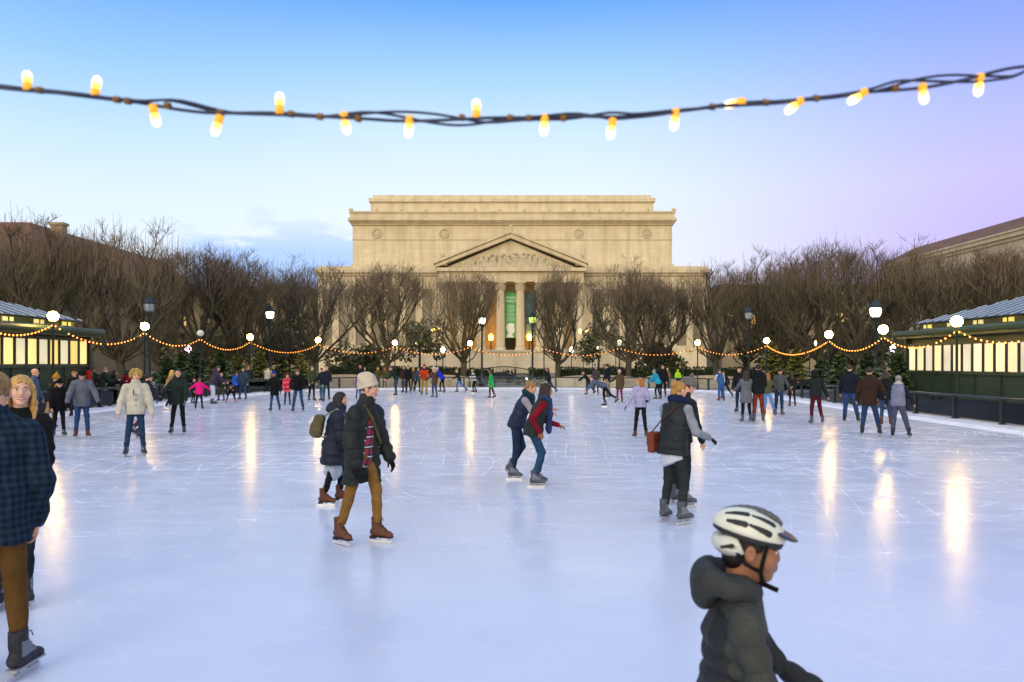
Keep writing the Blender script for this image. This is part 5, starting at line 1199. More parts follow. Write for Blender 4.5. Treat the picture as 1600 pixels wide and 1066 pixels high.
# cut fir trees
def fir_mesh(seed):
    r = random.Random(seed); mb = MB()
    for k in range(15):
        z = .22+k*.128; L = .78*(1-(z-.15)/2.15)**.85*r.uniform(.9, 1.1)
        for j in range(13):
            a = r.uniform(0, 6.28); n = 5; l = L*r.uniform(.75, 1.12); p = Vector((0, 0, z+r.uniform(-.06, .06))); d = Vector((math.cos(a), math.sin(a), .22))
            for i in range(n):
                p = p+d*(l/n); d.z -= .10
                for sd in (-1, 1):
                    side = Vector((-math.sin(a), math.cos(a), 0))*sd; w_ = (.10+.10*(1-i/n))*r.uniform(.7, 1.2); up = Vector((0, 0, r.uniform(-.05, .06)))
                    mb.add([p-d*.05, p+side*w_*.6-d*.02+up, p+side*w_+d*.09+up*1.4, p+d*.07], [(0, 1, 2, 3)])
    for j in range(10): a = r.uniform(0, 6.28); mb.add([(0, 0, 2.02), (.05*math.cos(a), .05*math.sin(a), 2.1), (0, 0, 2.32), (-.03*math.cos(a), -.03*math.sin(a), 2.1)], [(0, 1, 2, 3)])
    return mb
FIRM = [mat('fir_needles', (.042, .078, .030), .7, .4, 3), mat('fir_needles_yellow', (.13, .145, .035), .7, .35, 3)]
FM = []
for sd_ in (1, 2):
    q = fir_mesh(sd_)
    for mm in FIRM: a = bpy.data.meshes.new('foliage'); a.from_pydata(q.v, [], q.f); a.materials.append(mm); FM.append(a)
fs_ = MB(); fs_.tube([(0, 0, -.02), (0, 0, 2.1)], [.05, .012], 6); FS = bpy.data.meshes.new('stem'); FS.from_pydata(fs_.v, [], fs_.f); FS.materials.append(BARK)
for i, (px, D, s, y, lb) in enumerate([(262, 40, 1.05, 0, 'dark fir tree behind the tan jacket woman'), (285, 44, 1.15, 0, 'dark fir tree left of the unlit globe lamp'), (307, 42, 1.25, 0, 'tall fir tree below the unlit globe lamp'), (345, 45, 1.2, 0, 'fir tree behind the skater in white trousers'), (371, 47, 1.2, 1, 'yellowish fir tree behind the blue jacket child'), (407, 49, 1.28, 1, 'yellow green fir tree left of the pale jacket person at the rail'), (441, 50, 1.15, 0, 'fir tree behind the blue beanie skater'), (470, 51, 1.22, 1, 'yellow green fir tree furthest right in the left group'),
        (1206, 47, 1.5, 1, 'bright yellow green fir tree behind the grey jacket man'), (1244, 44, 1.3, 1, 'broad yellow green fir tree behind the dark haired woman'), (1282, 38, 1.0, 0, 'small fir tree right of the hooded skater'), (1312, 35, 1.1, 0, 'dark fir tree behind the navy jacket man'), (1356, 33, 1.12, 0, 'dark fir tree above the brown jacket man'), (1402, 31, 1.08, 0, 'dark fir tree left of the right pavilion corner'), (1228, 49, 1.0, 0, 'dark fir tree half hidden between two yellow green firs')]):
    t = thing('fir_tree', lb, 'fir tree', (XD(px, D), D, 0), i*1.3, 'cut fir trees outside the railing'); t.scale = (s*1.02, s*1.02, s); link('stem', FS, t); link('foliage', FM[(i % 2)*2+y], t)
# ------------------------------------------------------------------ the skaters
def Dy(fy): return CAMZ*FPX/(fy-HY)
def T_(col, kind='plain', **k): return dict(col=col, kind=kind, **k)
def B_(col='#232f45', kind='denim', **k): return dict(col=col, kind=kind, **k)
JEANS, DJ, BLK, LJ = B_('#2c4260'), B_('#1c2a40'), B_('#121318', 'plain', fit=.95), B_('#5a86b4')
G_OFF = 'people outside the railing'
# the man in the cream beanie
r_, J = person('man in cream beanie, open dark parka and plaid shirt with tan trousers', 566, 7.42, 1.665, 130, T_('#141c19', 'puffer', puff=.035, hem=.30, q=(.105, .020), flare=.03, open=True, osh=.03, ow=.05, shirt='#a02030', shkind='redplaid', hood=False, wr=.006, name='parka'),
    B_('#7a5a2c', 'plain', fit=.95), hair=('short', '#3a2e24'), hat='slouch', skin=0, sk='brown', gloves='#15181a', extra=dict(hatcol='#c6bca6'), ov=dict(lean=5, L=(16, 3, 16), Rr=(-10, 5, 6), RA=(0, 12, 14, 6), LA=(4, 12, 22, 4), head=(-30, -2)))
tp = lambda pts, r, nm, m, par: obj(nm, MB().tube(pts, r, 8), m, par, True)
nb, T = J['nb'], J['T']
F = SF(.004); a = nb+T[0]*-.085+T[2]*.0
sp_ = [nb+T[0]*.10-T[1]*.03+T[2]*.0, nb+T[0]*.09+T[1]*.06+T[2]*.0, nb+T[0]*.04+T[1]*.125-T[2]*.12, nb-T[0]*.02+T[1]*.145-T[2]*.24, nb-T[0]*.12+T[1]*.14-T[2]*.40]
for p0, p1 in zip(sp_[:-1], sp_[1:]): F.cap(p0, p1, .016, .016)
v, f = F.mesh(.007); link('strap', mesh_np('strap', v, f, [cloth('#55502f', 'knit')]), r_)
for k in range(4):
    p = J['pel']+T[0]*.115+T[1]*(.118)+T[2]*(.30-.13*k); F = SF(); F.ell(p, (.011,)*3); v, f = F.mesh(.005); link('button', mesh_np('button', v, f, [mat('steel_button', '#aab0a8', .3, metal=.7)]), r_)
# dark haired woman beside him
r_, J = person('dark haired woman in long navy parka behind the man in cream beanie', 521, 9.5, 1.44, 92, T_('#10192a', 'puffer', puff=.045, hem=.27, q=(.105, .020), flare=.03, wr=.006, hood=True, name='parka'), BLK, hair=('bob', '#1a1412'), skin=0, sk='brown', ov=dict(lean=9, L=(16, 3, 18), Rr=(-4, 4, 12), RA=(6, 8, 20, 4), head=(18, 4)))
F = SF(.01); F.cap(J['pel']-np.array([0, 0, .22]), J['pel']-np.array([0, 0, .345]), .135, .15, fr=np.eye(3), flat=.8); F.disp(wrinkle(.006, 40, 3)); v, f = F.mesh(.012); link('skirt', mesh_np('skirt', v, f, [cloth('#9aa4b4', 'plain')]), r_)
T = J['T']; c = J['chest']-T[1]*.235-T[2]*.08
bgt = thing('backpack', 'khaki backpack worn by the dark haired woman in navy', 'backpack', r_.location, r_.rotation_euler.z)
F = SF(.02); F.box(c, (.115, .075, .155), fr=T, rd=.05); F.box(c-T[1]*.07-T[2]*.04, (.085, .03, .08), fr=T, rd=.025); F.disp(wrinkle(.004, 50, 2)); v, f = F.mesh(.01); link('bag', mesh_np('bag', v, f, [cloth('#4d4526', 'leather')]), bgt)
tp([c+T[0]*.03+T[1]*.05+T[2]*.14, J['shr']+T[2]*.085-T[1]*.02, J['shr']+T[1]*.10-T[0]*.03, J['chest']+T[1]*.10+T[0]*.16-T[2]*.12, c+T[0]*.10+T[1]*.06-T[2]*.13], .011, 'strap', cloth('#8a8a80', 'plain'), bgt)
# the two women holding each other
person('woman in navy vest and teal scarf hugging her friend from behind', 806, 11.6, 1.56, 92, T_('#141d3c', 'puffer', puff=.03, hem=.05, q=(.10, .014), sleeve='#a39aa4'), B_('#1b2c44'), hair=('bun', '#8a6a40'), skin=0, sk='grey', scarf=('#12383c', .02), ov=dict(lean=21, L=(16, 2, 46), Rr=(2, 2, 12), RA=(34, 12, 58, 8), LA=(46, 10, 50, 12), head=(4, -10), toe=(4, 4)))
r_, J = person('curly dark haired woman in dark vest with red sleeves and blue scarf', 832, 10.9, 1.56, 86, T_('#141f1a', 'puffer', puff=.035, hem=.07, q=(.11, .016), sleeve='#7a1024'), B_('#22425e'), hair=('long', '#2a1c14'), skin=2, sk='grey', scarf=('#2c3a66', .24), ov=dict(lean=20, L=(24, 2, 36), Rr=(20, 2, 36), RA=(-38, 14, 66, 10), LA=(10, 12, 60, 10), head=(-4, 6), toe=(4, 4)))
# the woman with the blond bun
r_, J = person('woman seen from behind with blond hair bun, black puffer vest and grey sleeves', 1051, 8.4, 1.6, 36, T_('#141c1e', 'puffer', puff=.03, hem=.09, q=(.095, .018), wr=.006, sleeve='#8a9098'), B_('#262c2d', 'plain', fit=1.0), hair=('bun', '#a07838'), skin=0, sk='grey', gloves='#1c2026', scarf=('#1a2246', 0), ov=dict(lean=9, L=(8, 3, 18), Rr=(10, 5, 20), RA=(8, 20, 62, 2), LA=(14, 10, 40, 12), head=(16, -6)))
F = SF(.01); F.cap(J['pel']-np.array([0, 0, .09]), J['pel']-np.array([0, 0, .165]), .148, .152, fr=np.eye(3), flat=.82); F.box(J['pel']-np.array([-.12, 0, .34]), (.4, .4, .165), fr=[[.9, 0, .42], [0, 1, 0], [-.42, 0, .9]], rd=.004, k=.006, op='s'); v, f = F.mesh(.011); link('shirt_hem', mesh_np('shirt_hem', v, f, [cloth('#b4bac4', 'plain')]), r_)
bgt = thing('shoulder_bag', 'small brown leather shoulder bag at the hip of the blond bun woman', 'bag', r_.location, r_.rotation_euler.z)
c = J['hipl']+np.array([-.175, -.02, .03]); T = J['T']; A_ = np.array(T)
F = SF(.01); F.box(c, (.05, .10, .125), rd=.03); F.box(c+np.array([-.035, 0, .045]), (.02, .10, .08), rd=.015); v, f = F.mesh(.009); link('bag', mesh_np('bag', v, f, [cloth('#6a2e16', 'leather')]), bgt)
tp([c+np.array([.01, -.08, .12]), J['chest']-T[1]*.165-T[0]*.05, J['shr']-T[1]*.075+T[2]*.05-T[0]*.07, J['shr']+T[1]*.07+T[2]*.055-T[0]*.07, J['chest']+T[1]*.16, c+np.array([.01, .08, .12])], .008, 'strap', cloth('#4a2010', 'leather'), bgt)
person('skater in dark clothes almost hidden behind the blond bun woman', 1064, 9.4, 1.62, 50, T_('#202428', 'plain', hem=.08), B_('#1e2428', 'plain'), hair=('short', '#3a3026'), hat='pom', sk='grey', extra=dict(hatcol='#6a6660'), pose='look')
# left foreground
person('man in dark blue plaid shirt and brown trousers at the left edge', -10, 4.22, 1.74, 8, T_('#0d1626', 'plaid', c2='#1b3548', puff=.026, hem=.17, flare=.01, name='shirt', wr=.007), B_('#553c18', 'plain', fit=.97, wr=.005), hair=('short', '#8a6c3c'), skin=0, sk='dark', vox=.009, ov=dict(lean=2, side=0, L=(6, 6, 6), Rr=(0, 4, 4), RA=(-4, 13, 16, 10), head=(0, -4), toe=(10, 28)))
r_, J = person('smiling woman with long blond hair, black jacket over blue top', 22, 5.5, 1.70, 184, T_('#101312', 'plain', puff=.02, hem=.12, open=True, ow=-.005, collar=False, shirt='#2a4468', shkind='denim', wr=.006), B_('#20242c'), hair=('long', '#b8924e'), skin=3, sk='dark', female=True, ov=dict(side=-4, L=(3, 0, 6), Rr=(0, 0, 6), head=(-6, 2), LA=(4, 3, 14, 6), RA=(6, 6, 16, 6)))
hd = lambda p: np.array(p)*(.131*1.70/.225)@J['Hd']+J['head']
def arc(nm, w, z0, cv, rr, m, y0=.0945):
    F = SF(.003); xs_ = np.linspace(-w, w, 9); q = [hd((x, y0-8.5*x*x, z0+cv*(x/w)**2)) for x in xs_]
    for i in range(8): e = 1-abs(i-3.5)/5.5; F.cap(q[i], q[i+1], rr*e, rr*e, k=.001)
    v, f = F.mesh(.0022); link(nm, mesh_np(nm, v, f, [m]), r_)
arc('upper_lip', .027, -.0545, .008, .0034, mat('lips', '#b0645e', .45, .08)); arc('teeth', .021, -.0590, .006, .0042, mat('teeth', '#f0ebe2', .3, .03)); arc('lower_lip', .025, -.0655, .013, .0042, mat('lips', '#b0645e', .45, .08))
# boy with the helmet
r_, J = person('boy in white and black bicycle helmet and dark grey padded jacket', 1133, 2.32, 1.29, 82, T_('#31352f', 'puffer', puff=.010, hem=.12, q=(.062, .024), aq=(.075, .011), wr=.008, panel='#1c1f1f'), B_('#23272c', 'plain'), hair=('short', '#14100e'), skin=2, sk='dark', gloves='#101114', child=True, head_h=.196, vox=.0075,
    ov=dict(lean=7, L=(22, 4, 30), Rr=(2, 4, 14), RA=(12, 12, 50, 4), LA=(28, 4, 26, 4), head=(6, -3)), zfix=None)
HS = .196/.225; HM = lambda v: v*HS@J['Hd']+J['head']
hl = link('helmet', None, r_)
def hpiece(name, F, col, h=.0042, rough=.3, par=None):
    v, f = F.mesh(h); return link(name, mesh_np(name, HM(v), f, [mat('helmet_'+name, col, rough, .06, 6, spec=.5)]), par)
COL.objects.unlink(hl); bpy.data.objects.remove(hl)
RX = np.array([[1, 0, 0], [0, math.cos(R(-9)), math.sin(R(-9))], [0, -math.sin(R(-9)), math.cos(R(-9))]])
F = SF(.010); F.ell((0, -.018, .066), (.097, .136, .084), fr=RX); F.keep((0, -.13, -1), (0, 0, .056), .006)
sh = hpiece('helmet', F, '#c9cbb8', par=r_)
def surf(u, g=1.): u = nrm(u)*np.array([.097, .136, .084])*g; return np.array([0, -.018, .066])+RX.T@u
for s_ in (-1, 1):
    for ua, ub, ra, rb in (((.84, .46, .30), (.90, -.08, .44), .0135, .006), ((.90, -.20, .40), (.72, -.66, .30), .0125, .007), ((.52, .52, .68), (.60, -.05, .80), .0125, .006), ((.58, -.20, .79), (.45, -.72, .52), .0125, .006), ((.17, .56, .82), (.20, .08, .98), .009, .006)):
        F = SF(.004); a_, b_ = surf((s_*ua[0], ua[1], ua[2])), surf((s_*ub[0], ub[1], ub[2])); m_ = surf((s_*(ua[0]+ub[0]), ua[1]+ub[1], ua[2]+ub[2]))
        F.cap(a_, m_, ra, (ra+rb)/2*1.1, k=.002); F.cap(m_, b_, (ra+rb)/2*1.1, rb, k=.002)
        def lim(X, Y, Z):
            x, y, z = X, Y+.018, Z-.066; M = RX; q = [M[i, 0]*x+M[i, 1]*y+M[i, 2]*z for i in range(3)]
            return (np.sqrt((q[0]/.0985)**2+(q[1]/.1375)**2+(q[2]/.0855)**2)-1)*.09
        F.post.append(('i', lim, .001)); hpiece('vent', F, '#121314', .0030, .6, sh)  # dark patch lying on the shell, painting the shade of an open vent
F = SF(.008); F.ell((0, -.018, .057), (.0925, .1305, .083), fr=RX); F.keep((0, -.16, -1), (0, 0, .034), .005); hpiece('liner', F, '#191a1c', .006, .6, sh)
F = SF(.012); F.ell((0, -.062, .014), (.094, .086, .056)); F.keep((0, .86, .50), (0, -.040, .014), .004); F.keep((0, -.3, 1), (0, -.08, .052), .006); F.keep((0, .35, -1), (0, -.08, -.030), .006)
for s_ in (-1, 1): F.ell((s_*.094, -.080, .010), (.014, .024, .008), k=.005, op='s')
hpiece('rear_shell', F, '#c2c4b6', par=sh)
for s_ in (-1, 1): F = SF(.004); F.cap((s_*.0885, -.075, .018), (s_*.078, -.112, .004), .009, .005); hpiece('vent', F, '#121314', .003, .6, sh)  # dark inset paints the shade inside the rear vent
F = SF(.006); F.ell((0, .108, .074), (.080, .052, .010), fr=[[1, 0, 0], [0, .96, -.28], [0, .28, .96]]); hpiece('visor', F, '#15161a', .005, .3, sh)
F = SF(.006); [F.cap((0, -.018+.128*math.sin(t0), .062+.084*math.cos(t0)), (0, -.018+.128*math.sin(t0+.2), .062+.084*math.cos(t0+.2)), .014, .014, k=.01) for t0 in np.linspace(-1.1, .75, 10)]; hpiece('top_strip', F, '#4a4c4e', .006, .4, sh)
F = SF(.02); F.ell((0, -.055, -.03), (.066, .05, .06)); F.ell((0, -.03, .02), (.079, .075, .06)); v, f = F.mesh(.006); link('hair', mesh_np('hair', HM(v), f, [hair_mat('#14100e')]), r_)
st_ = cloth('#0e0e10', 'plain')
for s_ in (-1, 1):
    pts = [HM(np.array(p)) for p in ((s_*.080, .045, .035), (s_*.078, .038, -.02), (s_*.070, .036, -.065), (s_*.045, .05, -.105), (0, .055, -.120))]; tp(pts, .0065, 'chin_strap', st_, sh)
    pts = [HM(np.array(p)) for p in ((s_*.082, -.06, .0), (s_*.082, -.02, -.042), (s_*.072, .030, -.062))]; tp(pts, .006, 'chin_strap', st_, sh)
tp([HM(np.array(p)) for p in ((.012, .055, -.120), (.01, .085, -.128), (.012, .11, -.134))], .0085, 'chin_strap', st_, sh)
# the boy's hood lies open on his back
T = J['T']; nb = J['nb']; F = SF(.03)
for i in range(11):
    t0, t1 = R(-130+i*26-13), R(-130+i*26+13)
    g = lambda t_: nb-T[1]*(.040+.075*math.cos(t_))+T[0]*math.sin(t_)*.085+T[2]*(.028+.012*math.cos(t_))
    F.cap(g(t0), g(t1), .034)
F.ell(nb-T[1]*.115+T[2]*.005, (.095, .052, .078), fr=T); F.ell(nb-T[1]*.055+T[2]*.115, (.06, .045, .05), fr=T, op='s'); F.disp(wrinkle(.005, 45, 5)); v, f = F.mesh(.0085); link('hood', mesh_np('hood', v, f, [cloth('#282c2a', 'puffer')]), r_)
# mid distance, left
person('child in yellow beanie and dark vest with yellow sleeves, khaki trousers', 78, 20.2, 1.56, 60, T_('#15161c', 'plain', sleeve='#8a6a20', hem=.06), B_('#8a7350', 'plain', fit=1.1), hair=('short', '#3a2a1a'), hat='pom', extra=dict(hatcol='#b8821e'), pose='stride', female=True, sk='dark')
person('boy in black beanie and black jacket skating beside the grey jacket man', 92, 18.2, 1.40, 172, T_('#0c0d10', 'plain', puff=.03, hem=.10), B_('#101216', 'plain'), hat='beanie', extra=dict(hatcol='#0c0c0e'), pose='look', child=True)
person('man in grey jacket and black beanie looking down at his brown boots', 128, 18.0, 1.66, 178, T_('#5c626c', 'plain', puff=.03, hem=.14), B_('#27406a'), hat='beanie', extra=dict(hatcol='#101012'), sk='brown', gloves='#0e0f12', ov=dict(lean=14, head=(10, -28), LA=(10, 24, 24, 4), RA=(14, 22, 20, 4)), group='skaters on the rink')
r_, J = person('person with curly blond hair in cream jacket and jeans facing the camera', 212, 14.4, 1.66, 178, T_('#b9b4a2', 'plain', puff=.035, hem=.09, name='jacket'), B_('#1f3650', fit=.95), hair=('curly', '#a3853c'), skin=0, sk='dark', ov=dict(lean=3, L=(4, 5, 8), Rr=(2, 7, 8), LA=(8, 16, 14, 2), RA=(6, 18, 14, 2), head=(-8, 4)))
T = J['T']; c = J['chest']
tp([c+T[1]*.142+T[0]*.045+T[2]*.10, c+T[1]*.150+T[0]*.045-T[2]*.01], .008, 'pocket_zip', cloth('#2a2018', 'plain'), r_)
for k in range(3): F = SF(); F.ell(c+T[1]*.150-T[2]*(.02+.10*k), (.014,)*3); v, f = F.mesh(.007); link('button', mesh_np('button', v, f, [cloth('#3a3020', 'plain')]), r_)
person('skater in red trousers mostly hidden behind the curly blond person', 224, 17.8, 1.56, 60, T_('#23262e', 'plain'), B_('#6a1626', 'plain', fit=.95), sk='dark', ov=dict(lean=12, L=(0, 2, 10), Rr=(-22, 16, 22), LA=(30, 4, 50, 12), RA=(20, 2, 50, 12)), hair=('short', '#241a14'))
person('woman in dark green jacket and black leggings gliding on the left', 279, 18.8, 1.66, 186, T_('#1c2a24', 'plain', puff=.025, hem=.15, hood=True), BLK, hair=('tail', '#1a1412'), gloves='#6c7280', female=True, ov=dict(lean=8, RA=(10, 34, 14, 0), LA=(16, 10, 20, 6), L=(4, 4, 10), Rr=(8, 7, 14)))
person('blond woman in tan fleece jacket and black skirt with white skates', 262, 28, 1.60, 100, T_('#a07a4e', 'plain', puff=.035, hem=.04), BLK, hair=('long', '#b8923e'), sk='white', female=True, ov=dict(lean=14, L=(26, 3, 50), Rr=(14, 3, 40), LA=(10, 14, 20, 4)))
person('small girl in bright pink jacket skating away with arms out', 311, 29, 1.22, 10, T_('#d81878', 'plain', puff=.025, hem=.08), B_('#20222c', 'plain'), hair=('tail', '#6a4a24'), pose='arms', child=True, sk='dark')
person('small child in dark coat left of the pink jacket girl', 302, 33, 1.12, 120, T_('#1a1c28', 'plain', hem=.10), BLK, hair=('short', '#5a3a20'), child=True)
person('man in purple grey hoodie and white trousers helping a child', 331, 32.2, 1.74, 70, T_('#3a3448', 'plain', puff=.025, hem=.10, hood=True), B_('#b8bccc', 'plain', fit=1.12), hair=('short', '#4a2a18'), pose='leanf', ov=dict(lean=24, L=(10, 5, 12), Rr=(4, 10, 10)))
person('child in olive trousers and dark jacket behind the white trousers man', 347, 35, 1.34, 200, T_('#1d242c', 'plain'), B_('#3a4228', 'plain'), hair=('short', '#8a6a3c'), child=True, pose='step')
person('child with fur trimmed hood and pink skates bending down to the ice', 361, 33.7, 1.18, 182, T_('#151a20', 'plain', puff=.03), B_('#14181c', 'plain'), hat='fur', extra=dict(hatcol='#5a4a34'), sk='pink', child=True, ov=dict(lean=80, L=(28, 16, 20), Rr=(28, 16, 20), LA=(80, 10, 10, 0), RA=(80, 10, 10, 0), head=(0, 30)))
person('child in bright blue jacket and black trousers at the left rail', 369, 36.5, 1.38, 20, T_('#1c4ab8', 'plain', puff=.03, hem=.06), BLK, hair=('short', '#5a3a22'), child=True, pose='step')
person('person in teal beanie, slate jacket and jeans near the left firs', 381, 36.2, 1.62, 200, T_('#2c3c4a', 'plain', puff=.03, hem=.12), JEANS, hat='beanie', extra=dict(hatcol='#16444a'), pose='step')
person('person in dark coat with orange and black hat standing by the left firs', 389, 45.5, 1.72, 170, T_('#181a20', 'plain', hem=.2), DJ, hat='beanie', extra=dict(hatcol='#a0521c'), sk=None, group=G_OFF)
person('person in pale grey jacket leaning on the rail outside, seen from behind', 418, 46, 1.74, 10, T_('#a4a498', 'plain', puff=.03, hem=.1), B_('#2a2c30', 'plain'), hair=('short', '#2a2420'), pose='rail', sk=None, group=G_OFF)
person('boy in royal blue beanie and long black coat', 429, 27.9, 1.47, 190, T_('#0e1114', 'plain', puff=.03, hem=.22), JEANS, hat='beanie', extra=dict(hatcol='#1c2ca0'), gloves='#101010', child=True, ov=dict(lean=6, L=(4, 10, 8), Rr=(8, 6, 10), LA=(10, 20, 20, 4), RA=(16, 30, 20, 4)), skin=2)
person('girl in red and pink patterned snow suit between the boy and the man', 449, 31.7, 1.36, 178, T_('#b01430', 'stripe', c2='#d04868', puff=.03, hem=.20), B_('#1e1c34', 'plain', fit=.95), hat='beanie', extra=dict(hatcol='#7a0f1c'), child=True, ov=dict(lean=12, LA=(20, 40, 70, 0), RA=(10, 10, 30, 4), L=(20, 4, 30)))
person('man in black jacket and jeans looking down, beside the red suited girl', 466, 27.5, 1.70, 184, T_('#0f1012', 'plain', puff=.025, hem=.08), JEANS, hair=('short', '#5a4028'), ov=dict(lean=26, head=(0, -22), L=(22, 8, 30), Rr=(16, 8, 26), LA=(24, 16, 20, 6), RA=(24, 16, 20, 6)))
person('woman in olive parka and black leggings left of the navy jacket man', 487, 35.4, 1.68, 150, T_('#3c4424', 'plain', puff=.025, hem=.14), BLK, hair=('short', '#6a5a4c'), hat='cap', extra=dict(hatcol='#5a5048'), pose='stand')
person('man in navy jacket and faded jeans holding a hand out', 504, 34.8, 1.58, 230, T_('#131c2a', 'plain', puff=.025, hem=.06), B_('#3a5a6a'), pose='step', hair=('short', '#2a1c14'), ov=dict(RA=(30, 10, 30, 0)))
person('blond person directly behind the navy jacket man', 510, 36.5, 1.66, 170, T_('#20242c', 'plain', hem=.1), DJ, hair=('short', '#a8843c'))
# middle, far
person('girl in lilac purple jacket partly behind the cream beanie', 560, 36.8, 1.22, 170, T_('#6a5288', 'plain', puff=.025, hem=.18), B_('#26407c'), hair=('short', '#8a5a3c'), child=True)
person('person in pink and white hat standing outside the far rail', 563, 56.2-1.2, 1.72, 190, T_('#1a1e26', 'plain'), DJ, hat='beanie', extra=dict(hatcol='#c08a94'), sk=None, group=G_OFF)
person('pale haired person in black coat outside the far rail beside the pink hat', 570, 54.6, 1.55, 170, T_('#101216', 'plain', hem=.2), DJ, hair=('short', '#b0a090'), sk=None, group=G_OFF)
person('person in camouflage green jacket outside the far rail, left one', 590, 55, 1.6, 150, T_('#4a4a2c', 'plain', hem=.14), B_('#3a3428', 'plain'), hair=('long', '#8a7a3c'), sk=None, group=G_OFF)
person('person in camouflage green jacket with red cap outside the far rail', 601, 55, 1.58, 200, T_('#45452c', 'plain', hem=.14), B_('#3a3428', 'plain'), hat='cap', extra=dict(hatcol='#8a3a28'), sk=None, group=G_OFF)
person('man in dark green jacket leaning forward with bootcut jeans', 620, 41, 1.72, 260, T_('#1e2c2c', 'plain', hem=.06), B_('#2a4468', fit=1.12), hair=('short', '#5a2e24'), pose='leanf', ov=dict(L=(10, 4, 10), Rr=(6, 4, 10)))
person('skater in maroon jacket and jeans, third from the orange jacket', 632, 45.4, 1.66, 210, T_('#3a1c28', 'plain', hem=.08), JEANS)
person('tall skater in black beside the maroon jacket', 638, 44.5, 1.68, 200, T_('#101216', 'plain', hem=.16), BLK)
person('child in yellow hat behind the orange jacket skater', 646, 48.5, 1.48, 180, T_('#3a3428', 'plain'), BLK, hat='pom', extra=dict(hatcol='#c08c1c'), child=True)
person('skater in blue grey coat left of the orange jacket skater', 653, 46, 1.56, 160, T_('#3a4456', 'plain', hem=.14), BLK, hair=('short', '#1a1412'), pose='step')
person('man in orange jacket and khaki trousers with red hat', 663, 41.8, 1.72, 184, T_('#a83a14', 'plain', puff=.03, hem=.05), B_('#94803e', 'plain', fit=1.15), hat='pom', extra=dict(hatcol='#9a1a28'), scarf=('#182034', 0), pose='hold')
person('woman in brown jacket and white hat skating away right of the orange jacket', 679, 38.7, 1.60, 320, T_('#4a3a34', 'plain', puff=.03, hem=.16), JEANS, hair=('long', '#b08a72'), hat='beanie', extra=dict(hatcol='#c8c0b4'), sk='grey', ov=dict(LA=(20, 30, 20, 0)))
person('skater in royal blue jacket bending forward far away', 692, 45.4, 1.66, 290, T_('#1a2cb0', 'plain', puff=.03, hem=.06), BLK, hat='beanie', extra=dict(hatcol='#b0b0a8'), ov=dict(lean=36, L=(20, 6, 24), Rr=(4, 8, 14), LA=(34, 8, 20, 4), RA=(34, 8, 20, 4)))
person('boy in dark green top and light blue trousers by the tree trunk', 718, 45, 1.5, 280, T_('#1a2828', 'plain', hem=.06), B_('#4464b0', 'plain'), hair=('short', '#8a7a3c'), pose='stride', child=True)
person('woman in black and white striped sweater right of the tree trunk', 742, 45, 1.5, 285, T_('#10141c', 'stripe', c2='#b4bac4', hem=.08), BLK, hair=('short', '#8a6028'), sk='brown', female=True, pose='leanf', ov=dict(lean=16))
person('woman in bright green coat skating in front of the museum', 768, 38, 1.5, 270, T_('#2c9a54', 'plain', puff=.02, hem=.26, flare=.05), B_('#1a1626', 'plain'), hair=('long', '#4a2018'), female=True, ov=dict(lean=5, L=(14, 6, 14), Rr=(-8, 8, 10), head=(0, 0)))
person('woman with red brown hair in dark jacket striding right of the museum steps', 858, 43, 1.55, 255, T_('#14181e', 'plain', hem=.06), DJ, hair=('long', '#5a2418'), female=True, ov=dict(lean=8, L=(-24, 6, 22), Rr=(6, 4, 12)))
person('dark dressed skater reaching forward, left of the bending grey skater', 920, 42, 1.5, 270, T_('#15161c', 'plain'), DJ, hair=('short', '#1a1614'), ov=dict(lean=34, L=(20, 10, 20), Rr=(-20, 10, 20), LA=(50, 10, 10, 0), RA=(40, 10, 20, 0)))
person('skater bending far forward in slate blue hoodie and black tights', 944, 30.7, 1.6, 268, T_('#4a566c', 'plain', puff=.025, hem=.06), BLK, hair=('short', '#3a2a1c'), pose='bent', ov=dict(LA=(40, 10, 10, 0), RA=(40, 30, 10, 0), Rr=(2, 4, 10), L=(-34, 6, 20)))
person('person with white headband and dark hair behind the bending skater', 931, 43, 1.66, 170, T_('#3a3a38', 'plain'), BLK, hair=('bob', '#2a2018'), hat='band', extra=dict(hatcol='#d8d0c4'))
person('tall man in navy hoodie and khaki trousers beside the pink hat skater', 950, 38.7, 1.74, 300, T_('#101826', 'plain', hem=.08, hood=True), B_('#8a7a64', 'plain', fit=1.12), hair=('short', '#1a1614'))
person('woman in brown coat, pink hat and crimson trousers seen from behind', 968, 33.7, 1.5, 350, T_('#4a3e28', 'plain', puff=.03, hem=.20, flare=.03), B_('#7a0f3c', 'plain', fit=.95), hair=('short', '#4a3020'), hat='beanie', extra=dict(hatcol='#d8a0ac'), sk='brown', female=True, ov=dict(LA=(30, 44, 20, 0)))
person('woman in lavender sweater and black leggings with blowing red blond hair', 1001, 18.0, 1.46, 190, T_('#9a98b8', 'plain', hem=.06, puff=.015), BLK, hair=('bob', '#a06a3a'), gloves='#15161a', female=True, sk='brown', ov=dict(head=(60, -16), side=0, RA=(10, 26, 8, 0), LA=(20, 20, 60, 4), L=(4, 6, 8), Rr=(6, 6, 8)))
person('person in turquoise jacket leaning forward with black trousers', 1029, 36.5, 1.58, 300, T_('#1a8aa4', 'plain', puff=.03, hem=.05), BLK, hair=('short', '#70706c'), pose='leanf', ov=dict(lean=26))
person('tall person in black standing behind the turquoise jacket', 1036, 38.5, 1.72, 190, T_('#0f1218', 'plain', puff=.03, hem=.2), BLK, hair=('short', '#1a1614'))
person('person in beige hat outside the far rail beside the neon jacket', 1043, 54.5, 1.5, 180, T_('#7a5a4c', 'plain'), DJ, hat='beanie', extra=dict(hatcol='#c8b890'), sk=None, group=G_OFF)
